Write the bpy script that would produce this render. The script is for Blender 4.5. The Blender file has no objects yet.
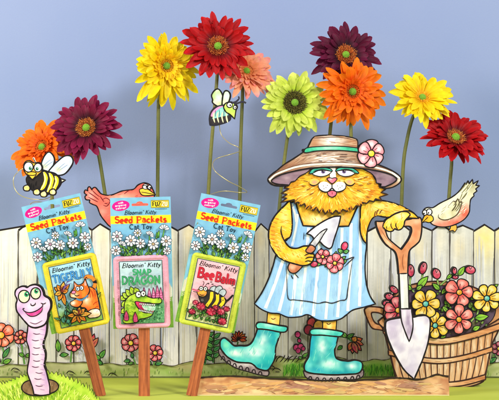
import bpy, math, random
import numpy as np
from mathutils import Vector, noise
from mathutils.geometry import delaunay_2d_cdt
random.seed(7)
C = bpy.context.scene.collection
S = 0.0016            # one photograph pixel is 1.6 mm at the fence
D = 2.2               # camera to fence
H = 178 * S           # camera height over the table top
R_ = random.uniform

# ------------------------------------------------------------------ helpers
def lin(c):
    return tuple(((v/255)/12.92 if v/255 <= .04045 else ((v/255+.055)/1.055)**2.4) for v in c)
def K(y): return (D+y)/D
def W(px, py, y0, dy=0.0):
    k = K(y0)
    return ((px-249.5)*S*k, y0+dy, H+(200-py)*S*k)
def mix(a, b, t): return tuple(x+(y-x)*t for x, y in zip(a, b))
def cl(t): return 0.0 if t < 0 else 1.0 if t > 1 else t

def smooth(pts, closed=False, sub=5):
    """Catmull-Rom; a third value of 1 marks a hard corner."""
    P = [(p[0], p[1]) for p in pts]; c = [len(p) > 2 and p[2] == 1 for p in pts]
    n = len(P); out = []
    rng = range(n) if closed else range(n-1)
    for i in rng:
        p1, p2 = P[i], P[(i+1) % n]
        p0 = P[(i-1) % n] if (closed or i > 0) else p1
        p3 = P[(i+2) % n] if (closed or i+2 < n) else p2
        if c[i]: p0 = p1
        if c[(i+1) % n]: p3 = p2
        for s in range(sub):
            t = s/sub; t2 = t*t; t3 = t2*t
            out.append(tuple(.5*((2*b)+(-a+cc)*t+(2*a-5*b+4*cc-d)*t2+(-a+3*b-3*cc+d)*t3)
                             for a, b, cc, d in zip(p0, p1, p2, p3)))
    if not closed: out.append(P[-1])
    return out
def sharp(pts): return [(p[0], p[1], 1) for p in pts]
def ell(cx, cy, rx, ry, rot=0, n=18):
    r = math.radians(rot); o = []
    for i in range(n):
        a = 2*math.pi*i/n; x = rx*math.cos(a); y = ry*math.sin(a)
        o.append((cx+x*math.cos(r)-y*math.sin(r), cy+x*math.sin(r)+y*math.cos(r)))
    return o
def inside(poly, X, Y):
    poly = np.asarray(poly); x = poly[:, 0]; y = poly[:, 1]
    x2 = np.roll(x, -1); y2 = np.roll(y, -1); r = np.zeros(len(X), bool)
    for a, b, c, d in zip(x, y, x2, y2):
        if b == d: continue
        m = ((b > Y) != (d > Y)); r ^= m & (X < (c-a)*(Y-b)/(d-b)+a)
    return r

class Wash:
    """paint: base, second pigment mixed by stretched noise, soft blobs of other pigment"""
    def __init__(s, c1, c2=None, f=(.12, .12), amt=1.0, blobs=(), grad=None, rot=0):
        s.c1 = c1; s.c2 = c2 or tuple(v*.9 for v in c1); s.f = f; s.amt = amt; s.blobs = blobs
        s.seed = R_(0, 99); s.grad = grad; s.r = math.radians(rot)
    def __call__(s, x, y):
        u = x*math.cos(s.r)+y*math.sin(s.r); v = -x*math.sin(s.r)+y*math.cos(s.r)
        n = noise.noise((u*s.f[0], v*s.f[1], s.seed)) + .5*noise.noise((u*s.f[0]*2.7, v*s.f[1]*2.7, s.seed+5))
        c = mix(s.c1, s.c2, cl(.35+n*s.amt))
        if s.grad:
            (xa, ya, xb, yb, cg) = s.grad; dx, dy = xb-xa, yb-ya
            t = cl(((x-xa)*dx+(y-ya)*dy)/(dx*dx+dy*dy)); c = mix(c, cg, t*t*(3-2*t))
        for (bx, by, rx, ry, bc, st) in s.blobs:
            d = ((x-bx)/rx)**2+((y-by)/ry)**2
            if d < 6: c = mix(c, bc, st*math.exp(-d*1.1)*(1+.35*noise.noise((x*.3, y*.3, bx))))
        return c

class Stand:
    def __init__(s, y0, back=.003): s.y0 = y0; s.n = 0.0; s.back = back; s.T = None
    def up(s, d=2.5e-5): s.n += d; return -s.n

INK = (24, 18, 18)
def dens(P, m=.9):
    o = []
    for a, b in zip(P, P[1:]):
        k = max(1, math.ceil(math.hypot(b[0]-a[0], b[1]-a[1])/m)); o += [(a[0]+(b[0]-a[0])*i/k, a[1]+(b[1]-a[1])*i/k) for i in range(k)]
    return o+[P[-1]]
class Part:
    def __init__(s, st, T=None, y0=None):
        s.st = st; s.T = T; s.V = []; s.F = []; s.Co = []; s.mi = []
    def m(s, x, y):
        if s.T: return s.T(x, y)
        return x, y
    def add(s, vs, fs, cs, mi=0):
        b = len(s.V); s.V += vs; s.Co += cs
        for f in fs: s.F.append([b+i for i in f]); s.mi.append(mi)
    def fill(s, pts, col, holes=(), step=1.7, thick=False, edge=(60, 48, 44), sm=True, relief=None, closed=True):
        P = smooth(pts, True, 4) if sm else [(p[0], p[1]) for p in pts]
        Hs = [[(p[0], p[1]) for p in h] for h in holes]
        if getattr(s, 'relief', None): P = dens(P+[P[0]])[:-1]
        if not callable(col): c0 = col; col = lambda x, y: c0
        A = np.array(P); x0, y0 = A.min(0); x1, y1 = A.max(0)
        st = max(step, math.sqrt((x1-x0)*(y1-y0)/9000))
        gx, gy = np.meshgrid(np.arange(x0+st*.5, x1, st), np.arange(y0+st*.5, y1, st*.87))
        gx = gx + ((np.arange(gx.shape[0]) % 2)*st*.5)[:, None]
        gx = gx.ravel(); gy = gy.ravel()
        ins = inside(P, gx, gy)
        for h in Hs: ins &= ~inside(h, gx, gy)
        pts2 = [Vector(p) for p in P]; n = len(P); E = [(i, (i+1) % n) for i in range(n)]
        for h in Hs:
            b = len(pts2); pts2 += [Vector(p) for p in h]; E += [(b+i, b+(i+1) % len(h)) for i in range(len(h))]
        pts2 += [Vector(p) for p in zip(gx[ins], gy[ins])]
        vo, eo, fo, *_ = delaunay_2d_cdt(pts2, E, [], 0, 1e-4)
        cx = np.array([sum(vo[i].x for i in f)/len(f) for f in fo]); cy = np.array([sum(vo[i].y for i in f)/len(f) for f in fo])
        ok = inside(P, cx, cy)
        for h in Hs: ok &= ~inside(h, cx, cy)
        dy = s.st.up()
        vs = []; cs = []
        for v in vo:
            mx, my = s.m(v.x, v.y); r = relief(v.x, v.y) if relief else 0
            vs.append(W(mx, my, s.st.y0, dy-r)); cs.append(lin([max(0, min(255, q)) for q in col(v.x, v.y)]))
        fs = []
        for f, k in zip(fo, ok):
            if not k: continue
            a, b, c = (vo[i] for i in f[:3])
            fs.append(list(f) if (b.x-a.x)*(c.y-a.y)-(b.y-a.y)*(c.x-a.x) < 0 else list(f)[::-1])
        s.add(vs, [f[::-1] for f in fs], cs)
        if thick:
            bk = s.st.back + s.st.n
            for ring in [P]+Hs:
                n = len(ring); vs = []
                for p in ring: mx, my = s.m(*p); vs.append(W(mx, my, s.st.y0, dy))
                for p in ring: mx, my = s.m(*p); vs.append(W(mx, my, s.st.y0, bk))
                s.add(vs, [[i, (i+1) % n, n+(i+1) % n, n+i] for i in range(n)], [lin(edge)]*(2*n))
            vs = []
            for v in vo: mx, my = s.m(v.x, v.y); vs.append(W(mx, my, s.st.y0, bk))
            s.add(vs, fs, [lin((200, 190, 170))]*len(vs))
        return P
    def stroke(s, pts, w=1.2, col=INK, closed=False, taper=True, sm=True, thick=False, wob=.25, d=1e-5, sub=4):
        P = smooth(pts, closed, sub) if sm else [(p[0], p[1]) for p in pts]
        if getattr(s, 'relief', None): P = dens(P+[P[0]])[:-1] if closed else dens(P)
        n = len(P)
        if n < 2: return
        if sum(col) < 110 and w > 1: w *= .84
        c = lin(col); L = []; Rr = []; sd = R_(0, 99)
        for i, p in enumerate(P):
            a = P[(i-1) % n] if (closed or i > 0) else p
            b = P[(i+1) % n] if (closed or i < n-1) else p
            tx, ty = b[0]-a[0], b[1]-a[1]; l = math.hypot(tx, ty) or 1; nx, ny = -ty/l, tx/l
            t = i/(n-1); k = 1
            if taper and not closed: k = min(1, .25+math.sin(math.pi*t)*1.3)
            k *= 1+wob*noise.noise((p[0]*.35, p[1]*.35, sd))
            L.append((p[0]+nx*w*k/2, p[1]+ny*w*k/2)); Rr.append((p[0]-nx*w*k/2, p[1]-ny*w*k/2))
        dy = s.st.up(d+n*5e-7)+n*5e-7
        vs = [W(*s.m(*p), s.st.y0, dy-i*5e-7) for i, p in enumerate(L)]+[W(*s.m(*p), s.st.y0, dy-i*5e-7) for i, p in enumerate(Rr)]
        m = n if closed else n-1
        s.add(vs, [[i, (i+1) % n, n+(i+1) % n, n+i] for i in range(m)], [c]*(2*n))
        if thick:
            bk = s.st.back+s.st.n
            vb = [W(*s.m(*p), s.st.y0, bk) for p in L]+[W(*s.m(*p), s.st.y0, bk) for p in Rr]
            fs = []
            for i in range(m):
                j = (i+1) % n
                fs += [[i, j, 2*n+j, 2*n+i], [n+i, 3*n+i, 3*n+j, n+j], [2*n+i, 2*n+j, 3*n+j, 3*n+i]]
            s.add(vs+vb, fs, [c]*(4*n))
    def shape(s, pts, col, w=1.3, ink=INK, thick=True, sm=True, **k):
        """filled outline drawn with an ink line on its rim"""
        s.fill(pts, col, thick=thick, sm=sm, **k)
        s.stroke(pts, w, ink, closed=True, sm=sm, thick=thick)
    def hatch(s, poly, n, col, ang, ln, w=.5, dang=.25, inset=None, smp=True):
        """n little tapering pen or brush strokes inside poly; ang is a number or f(x, y) in degrees"""
        P = smooth(poly, True, 4) if smp else poly
        A = np.array([(p[0], p[1]) for p in P]); x0, y0 = A.min(0); x1, y1 = A.max(0); k = 0; tries = 0
        while k < n and tries < n*12:
            tries += 1
            x = R_(x0, x1); y = R_(y0, y1)
            a = math.radians(ang(x, y) if callable(ang) else ang)+R_(-dang, dang); l = R_(.5, 1)*ln
            q = [(x, y), (x+l*.5*math.cos(a)+R_(-.1, .1)*l, y+l*.5*math.sin(a)), (x+l*math.cos(a), y+l*math.sin(a))]
            if not inside(A, np.array([p[0] for p in q]), np.array([p[1] for p in q])).all(): continue
            c = random.choice(col) if isinstance(col, list) else col
            s.stroke(q, w*R_(.6, 1.2), c, d=2.5e-6, sub=2); k += 1
    def build(s, name, parent=None, mat='print'):
        me = bpy.data.meshes.new(name)
        org = Vector(parent.get('_org', (0, 0, 0))) if parent else Vector((0, 0, 0))
        me.from_pydata([tuple(Vector(v)-org) for v in s.V], [], s.F)
        a = me.color_attributes.new('Col', 'FLOAT_COLOR', 'POINT')
        a.data.foreach_set('color', np.array([(*c, 1) for c in s.Co], dtype=np.float32).ravel())
        me.materials.append(M[mat]); me.update()
        o = bpy.data.objects.new(name, me); C.objects.link(o)
        if parent: o.parent = parent; o['_org'] = tuple(org)
        return o

def thing(name, label, cat, loc, group=None):
    o = bpy.data.objects.new(name, None); C.objects.link(o); o.location = loc
    o.empty_display_size = .02; o['label'] = label; o['category'] = cat; o['_org'] = tuple(loc)
    if group: o['group'] = group
    return o

# ------------------------------------------------------------------ materials
M = {}
def mat(name, rough=.5, bump=0, bscale=400, mott=.06, mscale=60, spec=.4, trans=0, sheen=0, base=None, coat=0):
    m = bpy.data.materials.new(name); m.use_nodes = True; nt = m.node_tree; N = nt.nodes; L = nt.links
    p = N['Principled BSDF']; p.inputs['Roughness'].default_value = rough; p.inputs['Specular IOR Level'].default_value = spec
    p.inputs['Sheen Weight'].default_value = sheen; p.inputs['Coat Weight'].default_value = coat; p.inputs['Coat Roughness'].default_value = .25
    if base is None:
        at = N.new('ShaderNodeVertexColor'); at.layer_name = 'Col'; src = at.outputs['Color']
    else:
        at = N.new('ShaderNodeRGB'); at.outputs[0].default_value = (*lin(base), 1); src = at.outputs[0]
    tc = N.new('ShaderNodeTexCoord')
    nz = N.new('ShaderNodeTexNoise'); nz.inputs['Scale'].default_value = mscale; nz.inputs['Detail'].default_value = 5
    L.new(tc.outputs['Object'], nz.inputs['Vector'])
    mr = N.new('ShaderNodeMapRange'); mr.inputs[1].default_value = .3; mr.inputs[2].default_value = .7
    mr.inputs[3].default_value = 1-mott; mr.inputs[4].default_value = 1+mott*.4; L.new(nz.outputs['Fac'], mr.inputs[0])
    mx = N.new('ShaderNodeVectorMath'); mx.operation = 'SCALE'; L.new(src, mx.inputs[0]); L.new(mr.outputs[0], mx.inputs['Scale'])
    L.new(mx.outputs[0], p.inputs['Base Color'])
    if bump:
        nb = N.new('ShaderNodeTexNoise'); nb.inputs['Scale'].default_value = bscale; nb.inputs['Detail'].default_value = 3
        L.new(tc.outputs['Object'], nb.inputs['Vector'])
        b = N.new('ShaderNodeBump'); b.inputs['Strength'].default_value = bump; b.inputs['Distance'].default_value = .001
        L.new(nb.outputs['Fac'], b.inputs['Height']); L.new(b.outputs[0], p.inputs['Normal'])
    if trans:
        t = N.new('ShaderNodeBsdfTranslucent'); L.new(mx.outputs[0], t.inputs['Color']); ms = N.new('ShaderNodeMixShader')
        ms.inputs[0].default_value = trans; L.new(p.outputs[0], ms.inputs[1]); L.new(t.outputs[0], ms.inputs[2])
        L.new(ms.outputs[0], N['Material Output'].inputs['Surface'])
    M[name] = m; return m
mat('print', .6, .12, 500, .08, 90, spec=.18)
mat('card_gloss', .35, .04, 300, .03, 60, coat=.15)
mat('felt', .8, .35, 900, .10, 500, spec=.2)
mat('wood', .65, .35, 220, .12, 120)
mat('petal', .55, .3, 450, .16, 110, spec=.22, trans=.2)
mat('floret', .8, .2, 600, .1, 300, spec=.2)
mat('stem', .5, .25, 300, .15, 80)
m = mat('wire', .3, base=(205, 190, 130), spec=.6); m.node_tree.nodes['Principled BSDF'].inputs['Metallic'].default_value = .6

# ------------------------------------------------------------------ stroke lettering
def arc(cx, cy, rx, ry, a0, a1, n=8):
    return [(cx+rx*math.cos(math.radians(a0+(a1-a0)*i/n)), cy+ry*math.sin(math.radians(a0+(a1-a0)*i/n))) for i in range(n+1)]
G = {  # width, strokes, serif bars (x, y)
 'T': (.72, [[(.36, 0), (.36, 1)], [(0, 1), (.72, 1)], [(0, 1), (0, .85)], [(.72, 1), (.72, .85)]], [(.36, 0)]),
 'I': (.3, [[(.15, 0), (.15, 1)]], [(.15, 0), (.15, 1)]),
 'G': (.75, [arc(.4, .5, .36, .5, 50, 350, 12), [(.75, .42), (.45, .42)], [(.72, .42), (.72, .05)]], []),
 'E': (.62, [[(.12, 0), (.12, 1)], [(.0, 1), (.58, 1), (.58, .85)], [(.12, .52), (.45, .52)], [(0, 0), (.62, 0), (.62, .18)]], []),
 'R': (.72, [[(.12, 0), (.12, 1)], [(0, 1), (.35, 1)]+arc(.35, .75, .27, .25, 90, -90, 6)+[(.12, .5)], [(.35, .5), (.7, 0)]], [(.12, 0), (.7, 0)]),
 'L': (.58, [[(.12, 0), (.12, 1)], [(.0, 0), (.58, 0), (.58, .2)]], [(.12, 1)]),
 'Y': (.72, [[(.08, 1), (.36, .48), (.64, 1)], [(.36, .48), (.36, 0)]], [(.08, 1), (.64, 1), (.36, 0)]),
 'B': (.68, [[(.12, 0), (.12, 1)], [(0, 1), (.35, 1)]+arc(.35, .76, .24, .24, 90, -90, 6)+[(.12, .52)], [(.35, .52)]+arc(.38, .26, .28, .26, 90, -90, 6)+[(0, 0)]], []),
 'C': (.7, [arc(.4, .5, .38, .5, 50, 310, 12)], []),
 'S': (.55, [arc(.28, .76, .24, .24, 20, 260, 8)+arc(.28, .26, .26, .26, 80, -160, 8)], []),
 'N': (.78, [[(.12, 0), (.12, 1), (.66, 0), (.66, 1)]], [(.12, 0), (.08, 1), (.66, 1)]),
 'A': (.78, [[(.08, 0), (.38, 1), (.7, 0)], [(.2, .35), (.58, .35)]], [(.08, 0), (.7, 0)]),
 'P': (.66, [[(.12, 0), (.12, 1)], [(0, 1), (.35, 1)]+arc(.35, .73, .28, .27, 90, -90, 6)+[(.12, .46)]], [(.12, 0)]),
 'D': (.76, [[(.12, 0), (.12, 1)], [(0, 1), (.3, 1)]+arc(.3, .5, .42, .5, 90, -90, 8)+[(0, 0)]], []),
 'O': (.8, [arc(.4, .5, .36, .5, 0, 360, 14)], []),
 'K': (.7, [[(.12, 0), (.12, 1)], [(.62, 1), (.14, .45)], [(.3, .6), (.66, 0)]], [(.12, 0), (.12, 1), (.66, 0)]),
 'F': (.6, [[(.1, 0), (.1, 1), (.6, 1)], [(.1, .52), (.48, .52)]], []),
 'U': (.68, [[(.1, 1), (.1, .3)]+arc(.34, .3, .24, .3, 180, 360, 8)+[(.58, 1)]], []),
 'Z': (.62, [[(.05, 1), (.58, 1), (.04, 0), (.6, 0)]], []),
 'a': (.5, [[(.07, .52), (.2, .63), (.36, .58), (.41, .44), (.41, .06), (.5, 0)], arc(.23, .19, .18, .19, 40, 320, 9)], []),
 'b': (.5, [[(.08, 1), (.08, 0)], arc(.27, .3, .2, .3, 0, 360, 10)], []),
 'c': (.45, [arc(.25, .3, .21, .3, 45, 315, 9)], []),
 'd': (.5, [arc(.24, .3, .2, .3, 0, 360, 10), [(.44, 1), (.44, 0)]], [(.4, 1)]),
 'e': (.47, [[(.06, .32), (.44, .34)]+arc(.25, .31, .2, .31, 10, 310, 9)], []),
 'g': (.5, [arc(.24, .3, .2, .3, 0, 360, 10), [(.44, .6), (.44, -.1), (.3, -.28), (.08, -.22)]], []),
 'h': (.5, [[(.08, 1), (.08, 0)], [(.08, .4), (.22, .62), (.38, .56), (.42, .4), (.42, 0)]], []),
 'i': (.2, [[(.1, .6), (.1, 0)], [(.1, .8), (.1, .88)]], []),
 'k': (.5, [[(.08, 1), (.08, 0)], [(.42, .62), (.1, .28)], [(.2, .36), (.46, 0)]], [(.08, 0)]),
 'l': (.22, [[(.1, 1), (.1, 0)]], [(.1, 0), (.06, 1)]),
 'm': (.8, [[(.08, .62), (.08, 0)], [(.08, .4), (.22, .62), (.36, .56), (.4, .4), (.4, 0)], [(.4, .4), (.54, .62), (.68, .56), (.72, .4), (.72, 0)]], []),
 'n': (.5, [[(.08, .62), (.08, 0)], [(.08, .4), (.22, .62), (.38, .56), (.42, .4), (.42, 0)]], []),
 'o': (.5, [arc(.25, .3, .2, .3, 0, 360, 10)], []),
 'p': (.5, [[(.08, .62), (.08, -.3)], arc(.27, .3, .2, .3, 0, 360, 10)], []),
 'r': (.36, [[(.08, .62), (.08, 0)], [(.08, .4), (.2, .6), (.34, .58)]], []),
 's': (.42, [arc(.21, .46, .16, .15, 30, 270, 6)+arc(.21, .16, .17, .16, 90, -150, 6)], []),
 't': (.34, [[(.15, .9), (.15, .12), (.22, 0), (.34, .04)], [(0, .62), (.32, .62)]], []),
 'w': (.7, [[(.04, .62), (.18, 0), (.34, .55), (.5, 0), (.66, .62)]], []),
 'y': (.48, [[(.05, .62), (.25, .05)], [(.45, .62), (.2, -.2), (.04, -.28)]], []),
 "'": (.14, [[(.08, 1), (.04, .78)]], []), '!': (.2, [[(.1, 1), (.1, .28)], [(.1, .08), (.1, 0)]], []), ' ': (.3, [], []),
}
def text(p, s, x0, x1, base, h, col, lw=.14, shear=0, serif=True, ink=None, tilt=0, bounce=0):
    """s set between x0 and x1, its baseline at y=base (y grows downwards)"""
    tot = sum(G[c][0]+.12 for c in s)-.12; kx = (x1-x0)/tot
    for ci, c, ps in [(i, c, ps) for ps in ((0, 1) if ink else (1,)) for i, c in enumerate(s)]:
        x = 0 if ci == 0 else x
        w, st, se = G[c]; by = base+bounce*(1 if ci % 2 else -1)
        def q(a, b): return (x0+(x+a)*kx+shear*b*h, by-b*h+tilt*(x+a)*kx)
        L = [[q(*v) for v in t] for t in st]
        if serif: L += [[q(a-.12, b), q(a+.12, b)] for a, b in se]
        for t in L:
            if ps == 0: p.stroke(t, lw*h+.55, ink, taper=False, sm=False, wob=0, d=8e-6)
        for i, t in enumerate(L if ps else []):
            p.stroke(t, lw*h*(.75 if i else 1.15), col, taper=False, sm=False, wob=0, d=8e-6)
        x += w+.12

# ------------------------------------------------------------------ drawing helpers
def bloom(p, cx, cy, R, n, col, dark, cen, rot=0, wd=.5, cr=.22, w=1.0, sq=1.0, thick=False, blend=.5, light=None):
    for i in range(n):
        a = math.radians(rot+360*i/n+R_(-4, 4)); r = R*R_(.92, 1.05); u = (math.cos(a), math.sin(a)*sq); v = (-math.sin(a), math.cos(a)*sq)
        W_ = r*wd
        prof = [(.1, .25), (.4, .75), (.72, 1), (.93, .72), (1.0, .15)]
        P = [(cx+u[0]*t*r+v[0]*g*W_*.5, cy+u[1]*t*r+v[1]*g*W_*.5) for t, g in prof]
        P += [(cx+u[0]*t*r-v[0]*g*W_*.5, cy+u[1]*t*r-v[1]*g*W_*.5) for t, g in prof[::-1]]
        lt = light or mix(col, (255, 246, 240), .62)
        wsh = Wash(col, mix(col, dark, .35), (.25, .25), 1, [(cx, cy, r*.5, r*.5, dark, blend), (cx+u[0]*r*.66-v[0]*r*.06, cy+u[1]*r*.66-v[1]*r*.06, r*.24, r*.24, lt, .95)])
        p.shape(P, wsh, w, thick=thick, step=1.0)
        for k in (-.12, .12) if R > 6 else ():
            p.stroke([(cx+u[0]*.3*r+v[0]*k*W_, cy+u[1]*.3*r+v[1]*k*W_), (cx+u[0]*.62*r+v[0]*k*W_*1.6, cy+u[1]*.62*r+v[1]*k*W_*1.6)], w*.5, mix(dark, INK, .4), d=6e-6)
    p.shape(ell(cx, cy, R*cr, R*cr*sq), Wash(cen, mix(cen, (120, 60, 10), .35), (.4, .4), 1, [(cx-R*cr*.3, cy-R*cr*.3, R*cr*.5, R*cr*.5, (255, 250, 220), .5)]), w*.9, thick=thick, step=.9)
def leaf(p, x0, y0, x1, y1, w, col=(70, 150, 60), thick=False, iw=.8):
    dx, dy = x1-x0, y1-y0; l = math.hypot(dx, dy); nx, ny = -dy/l*w/2, dx/l*w/2
    P = [(x0, y0, 1), (x0+dx*.3+nx*.9, y0+dy*.3+ny*.9), (x0+dx*.65+nx*.8, y0+dy*.65+ny*.8), (x1, y1, 1), (x0+dx*.65-nx*.8, y0+dy*.65-ny*.8), (x0+dx*.3-nx*.9, y0+dy*.3-ny*.9)]
    p.shape(P, Wash(col, mix(col, (200, 225, 90), .5), (.3, .3), 1.2, [(x0, y0, l*.4, l*.4, mix(col, (20, 60, 30), .5), .5)]), iw, thick=thick, step=1.1)
    p.stroke([(x0, y0), (x0+dx*.8, y0+dy*.8)], iw*.5, mix(col, INK, .6), d=6e-6)
def eye(p, x, y, rx, ry, white=(246, 244, 236), iris=(60, 150, 110), ix=0, iy=0, ir=1.6, w=1.0, thick=False):
    p.shape(ell(x, y, rx, ry), Wash(white, mix(white, (200, 205, 210), .5), (.3, .3)), w, thick=thick, step=1)
    p.fill(ell(x+ix, y+iy, ir, ir*1.15), iris, step=.8); p.fill(ell(x+ix, y+iy, ir*.5, ir*.6), INK, step=.8)
    p.fill(ell(x+ix+ir*.3, y+iy-ir*.35, ir*.25, ir*.25), (255, 255, 255), step=.8)
# ------------------------------------------------------------------ setting
def box(name, x0, x1, y0, y1, z0, z1, material, nx=1):
    vs = [(x, y, z) for x in (x0, x1) for y in (y0, y1) for z in (z0, z1)]
    fs = [(0, 1, 3, 2), (4, 6, 7, 5), (0, 4, 5, 1), (2, 3, 7, 6), (0, 2, 6, 4), (1, 5, 7, 3)]
    me = bpy.data.meshes.new(name); me.from_pydata(vs, [], fs); me.materials.append(material); me.update()
    o = bpy.data.objects.new(name, me); C.objects.link(o); return o
def setting_mat(name, c1, c2, scale, stretch=(1, 1, 1), rough=.8, ramp=None, bump=.1):
    m = bpy.data.materials.new(name); m.use_nodes = True; nt = m.node_tree; N = nt.nodes; L = nt.links
    p = N['Principled BSDF']; p.inputs['Roughness'].default_value = rough; p.inputs['Specular IOR Level'].default_value = .25
    tc = N.new('ShaderNodeTexCoord'); mp = N.new('ShaderNodeMapping'); mp.inputs['Scale'].default_value = stretch
    nz = N.new('ShaderNodeTexNoise'); nz.inputs['Scale'].default_value = scale; nz.inputs['Detail'].default_value = 4
    L.new(tc.outputs['Object'], mp.inputs[0]); L.new(mp.outputs[0], nz.inputs['Vector'])
    cr = N.new('ShaderNodeValToRGB'); cr.color_ramp.elements[0].position = .3; cr.color_ramp.elements[1].position = .7
    cr.color_ramp.elements[0].color = (*lin(c1), 1); cr.color_ramp.elements[1].color = (*lin(c2), 1)
    L.new(nz.outputs['Fac'], cr.inputs[0]); L.new(cr.outputs[0], p.inputs['Base Color'])
    nb = N.new('ShaderNodeTexNoise'); nb.inputs['Scale'].default_value = 500; nb.inputs['Detail'].default_value = 4
    L.new(tc.outputs['Object'], nb.inputs['Vector'])
    b = N.new('ShaderNodeBump'); b.inputs['Strength'].default_value = bump; b.inputs['Distance'].default_value = .001
    L.new(nb.outputs['Fac'], b.inputs['Height']); L.new(b.outputs[0], p.inputs['Normal'])
    return m
YB = .30
bd = box('backdrop', -1.6, 1.6, YB, YB+.01, -.6, 1.8, setting_mat('backdrop_paper', (139, 155, 193), (151, 164, 197), 2.2, rough=.85, bump=.3)); bd['kind'] = 'structure'
tb = box('tabletop', -1.2, 1.2, -.62, YB-.004, -.03, 0, setting_mat('table_cloth', (178, 190, 66), (190, 200, 80), 9, (.4, 3, 1), .75)); tb['kind'] = 'structure'

# ------------------------------------------------------------------ picket fence (one printed card)
fence = thing('picket_fence', 'long printed card picket fence with pale weathered boards and flowers at its foot', 'fence', (0, 0, 0))
fs = Stand(0, .004)
Vx = [-22, -3, 18.5, 38, 56, 74, 92, 110, 127, 144, 161, 178.5, 197, 215, 233, 254.5, 269.5, 288, 308, 328, 347, 367.5, 391, 410, 432.3, 450, 473.6, 495, 517, 538]
for i in range(len(Vx)-1):
    a, b = Vx[i]+.25, Vx[i+1]-.25; vy = 230.5+R_(-1.2, 1.2); pk = (a+b)/2+R_(-1.2, 1.2); py = 225+R_(-1, 1)
    if 18 < b < 40: pk = 27
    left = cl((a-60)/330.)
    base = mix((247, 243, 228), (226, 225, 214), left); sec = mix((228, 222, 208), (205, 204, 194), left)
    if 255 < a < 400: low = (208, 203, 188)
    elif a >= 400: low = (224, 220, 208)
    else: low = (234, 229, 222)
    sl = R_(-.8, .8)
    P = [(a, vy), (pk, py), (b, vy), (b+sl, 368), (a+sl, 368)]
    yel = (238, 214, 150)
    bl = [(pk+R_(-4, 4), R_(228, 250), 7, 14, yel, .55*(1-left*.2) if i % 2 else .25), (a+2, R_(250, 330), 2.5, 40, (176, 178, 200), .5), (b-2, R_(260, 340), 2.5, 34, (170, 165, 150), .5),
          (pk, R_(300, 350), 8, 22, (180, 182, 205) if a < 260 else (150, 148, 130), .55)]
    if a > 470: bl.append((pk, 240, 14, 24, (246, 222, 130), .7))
    fs.n = 0; p = Part(fs)
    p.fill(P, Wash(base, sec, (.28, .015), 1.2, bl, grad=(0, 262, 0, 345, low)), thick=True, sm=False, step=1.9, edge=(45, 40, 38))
    for k in range(26):
        x = R_(a+1, b-1.5); y = R_(vy+2, 340); l = R_(12, 70)
        c = random.choice([(205, 205, 210), (190, 188, 178), (170, 176, 200), (214, 200, 170), (160, 155, 145), (250, 248, 240)])
        p.stroke([(x, y), (x+R_(-.4, .4), y+l*.5), (x+R_(-.5, .5)+sl*.3, min(y+l, 366))], R_(.3, .8), mix(c, base, R_(.15, .6)), d=3e-6, sub=2)
    # ink: ragged cap line and the board's two sides
    p.stroke([(a-.3, vy+.3), (pk, py-.2), (b+.3, vy+.3)], 2.0, (34, 28, 28), sm=False, taper=False, thick=True)
    e = (84, 78, 70)
    p.stroke([(b+.1, vy), (b+R_(-.5, .3), 255), (b+sl*.3, 290), (b+sl*.6+R_(-.5, .5), 320), (b+sl, 366)], R_(.8, 1.5), e, taper=False, wob=.8)
    if R_(0, 1) < .4: y = R_(240, 300); p.stroke([(b-1, y), (b-1.5, y+25), (b-.6, y+50)], .9, (90, 88, 100), wob=.6)
    if i % 3 == 1: y = R_(260, 330); p.stroke([(a+1.2, y), (a+2, y+20), (a+1, y+44)], 1.2, (150, 145, 130))
    p.build('picket', fence)
fs.n = .0004
# ground strip along the foot
top = [(-25, 366), (0, 366), (10, 364), (26, 365), (40, 363), (50, 362), (66, 363), (84, 362), (98, 364), (110, 363), (122, 365), (135, 364), (150, 365), (160, 364), (172, 366), (180, 364), (188, 362), (196, 361), (205, 364),
       (222, 363), (240, 362), (262, 360), (272, 357), (280, 356), (288, 359), (300, 358), (320, 358), (338, 357), (352, 361), (366, 361), (374, 359), (384, 360), (395, 358), (410, 362), (440, 364), (470, 362), (486, 364), (500, 362), (525, 364)]
p = Part(fs)
gw = Wash((206, 208, 150), (172, 184, 104), (.05, .12), 1.5, [(20, 372, 30, 6, (150, 150, 112), .6), (60, 368, 24, 6, (175, 170, 130), .6), (120, 371, 22, 6, (140, 160, 80), .6), (170, 372, 22, 6, (130, 170, 70), .7), (185, 367, 14, 5, (190, 170, 120), .7),
     (296, 369, 12, 8, (120, 186, 60), 1), (376, 369, 18, 8, (120, 186, 60), 1), (272, 366, 9, 8, (140, 130, 80), .8), (220, 372, 20, 6, (130, 165, 80), .7), (340, 366, 14, 8, (100, 150, 60), .7), (490, 370, 10, 6, (150, 160, 95), .6)])
p.fill(top+[(525, 377.9, 1), (-25, 377.9, 1)], gw, thick=True, step=1.8, edge=(50, 50, 40))
p.hatch([(-10, 368), (510, 366), (510, 377), (-10, 377)], 260, [(110, 140, 60), (150, 175, 90), (90, 120, 50), (190, 190, 140)], -80, 4, .6, smp=False)
p.hatch([(283, 364), (304, 361), (304, 377), (283, 377)], 70, [(70, 150, 40), (120, 190, 60), (60, 120, 40)], -85, 8, .8, smp=False)
p.hatch([(362, 364), (396, 362), (396, 377), (362, 377)], 90, [(70, 150, 40), (120, 190, 60), (60, 120, 40)], -85, 8, .8, smp=False)
p.stroke(top, .9, (84, 78, 56), taper=False, wob=.9)
for x, y in ((15, 370), (88, 373), (112, 375), (270, 367), (276, 370), (70, 373)):
    p.stroke([(x-4, y+1), (x-1, y-2), (x+3, y-1), (x+5, y+1)], .9)
    p.stroke([(x-1, y+1.6), (x+4, y+1.8)], .8)
for x in range(264, 300, 4): p.stroke([(x, 362), (x+2+R_(-1, 2), 358), (x+5, 355+R_(-1, 2))], 1.0)
p.stroke([(-25, 376.8), (525, 376.8)], 1.0, (84, 92, 50), sm=False, taper=False, thick=False)
p.build('ground_strip', fence)
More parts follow.
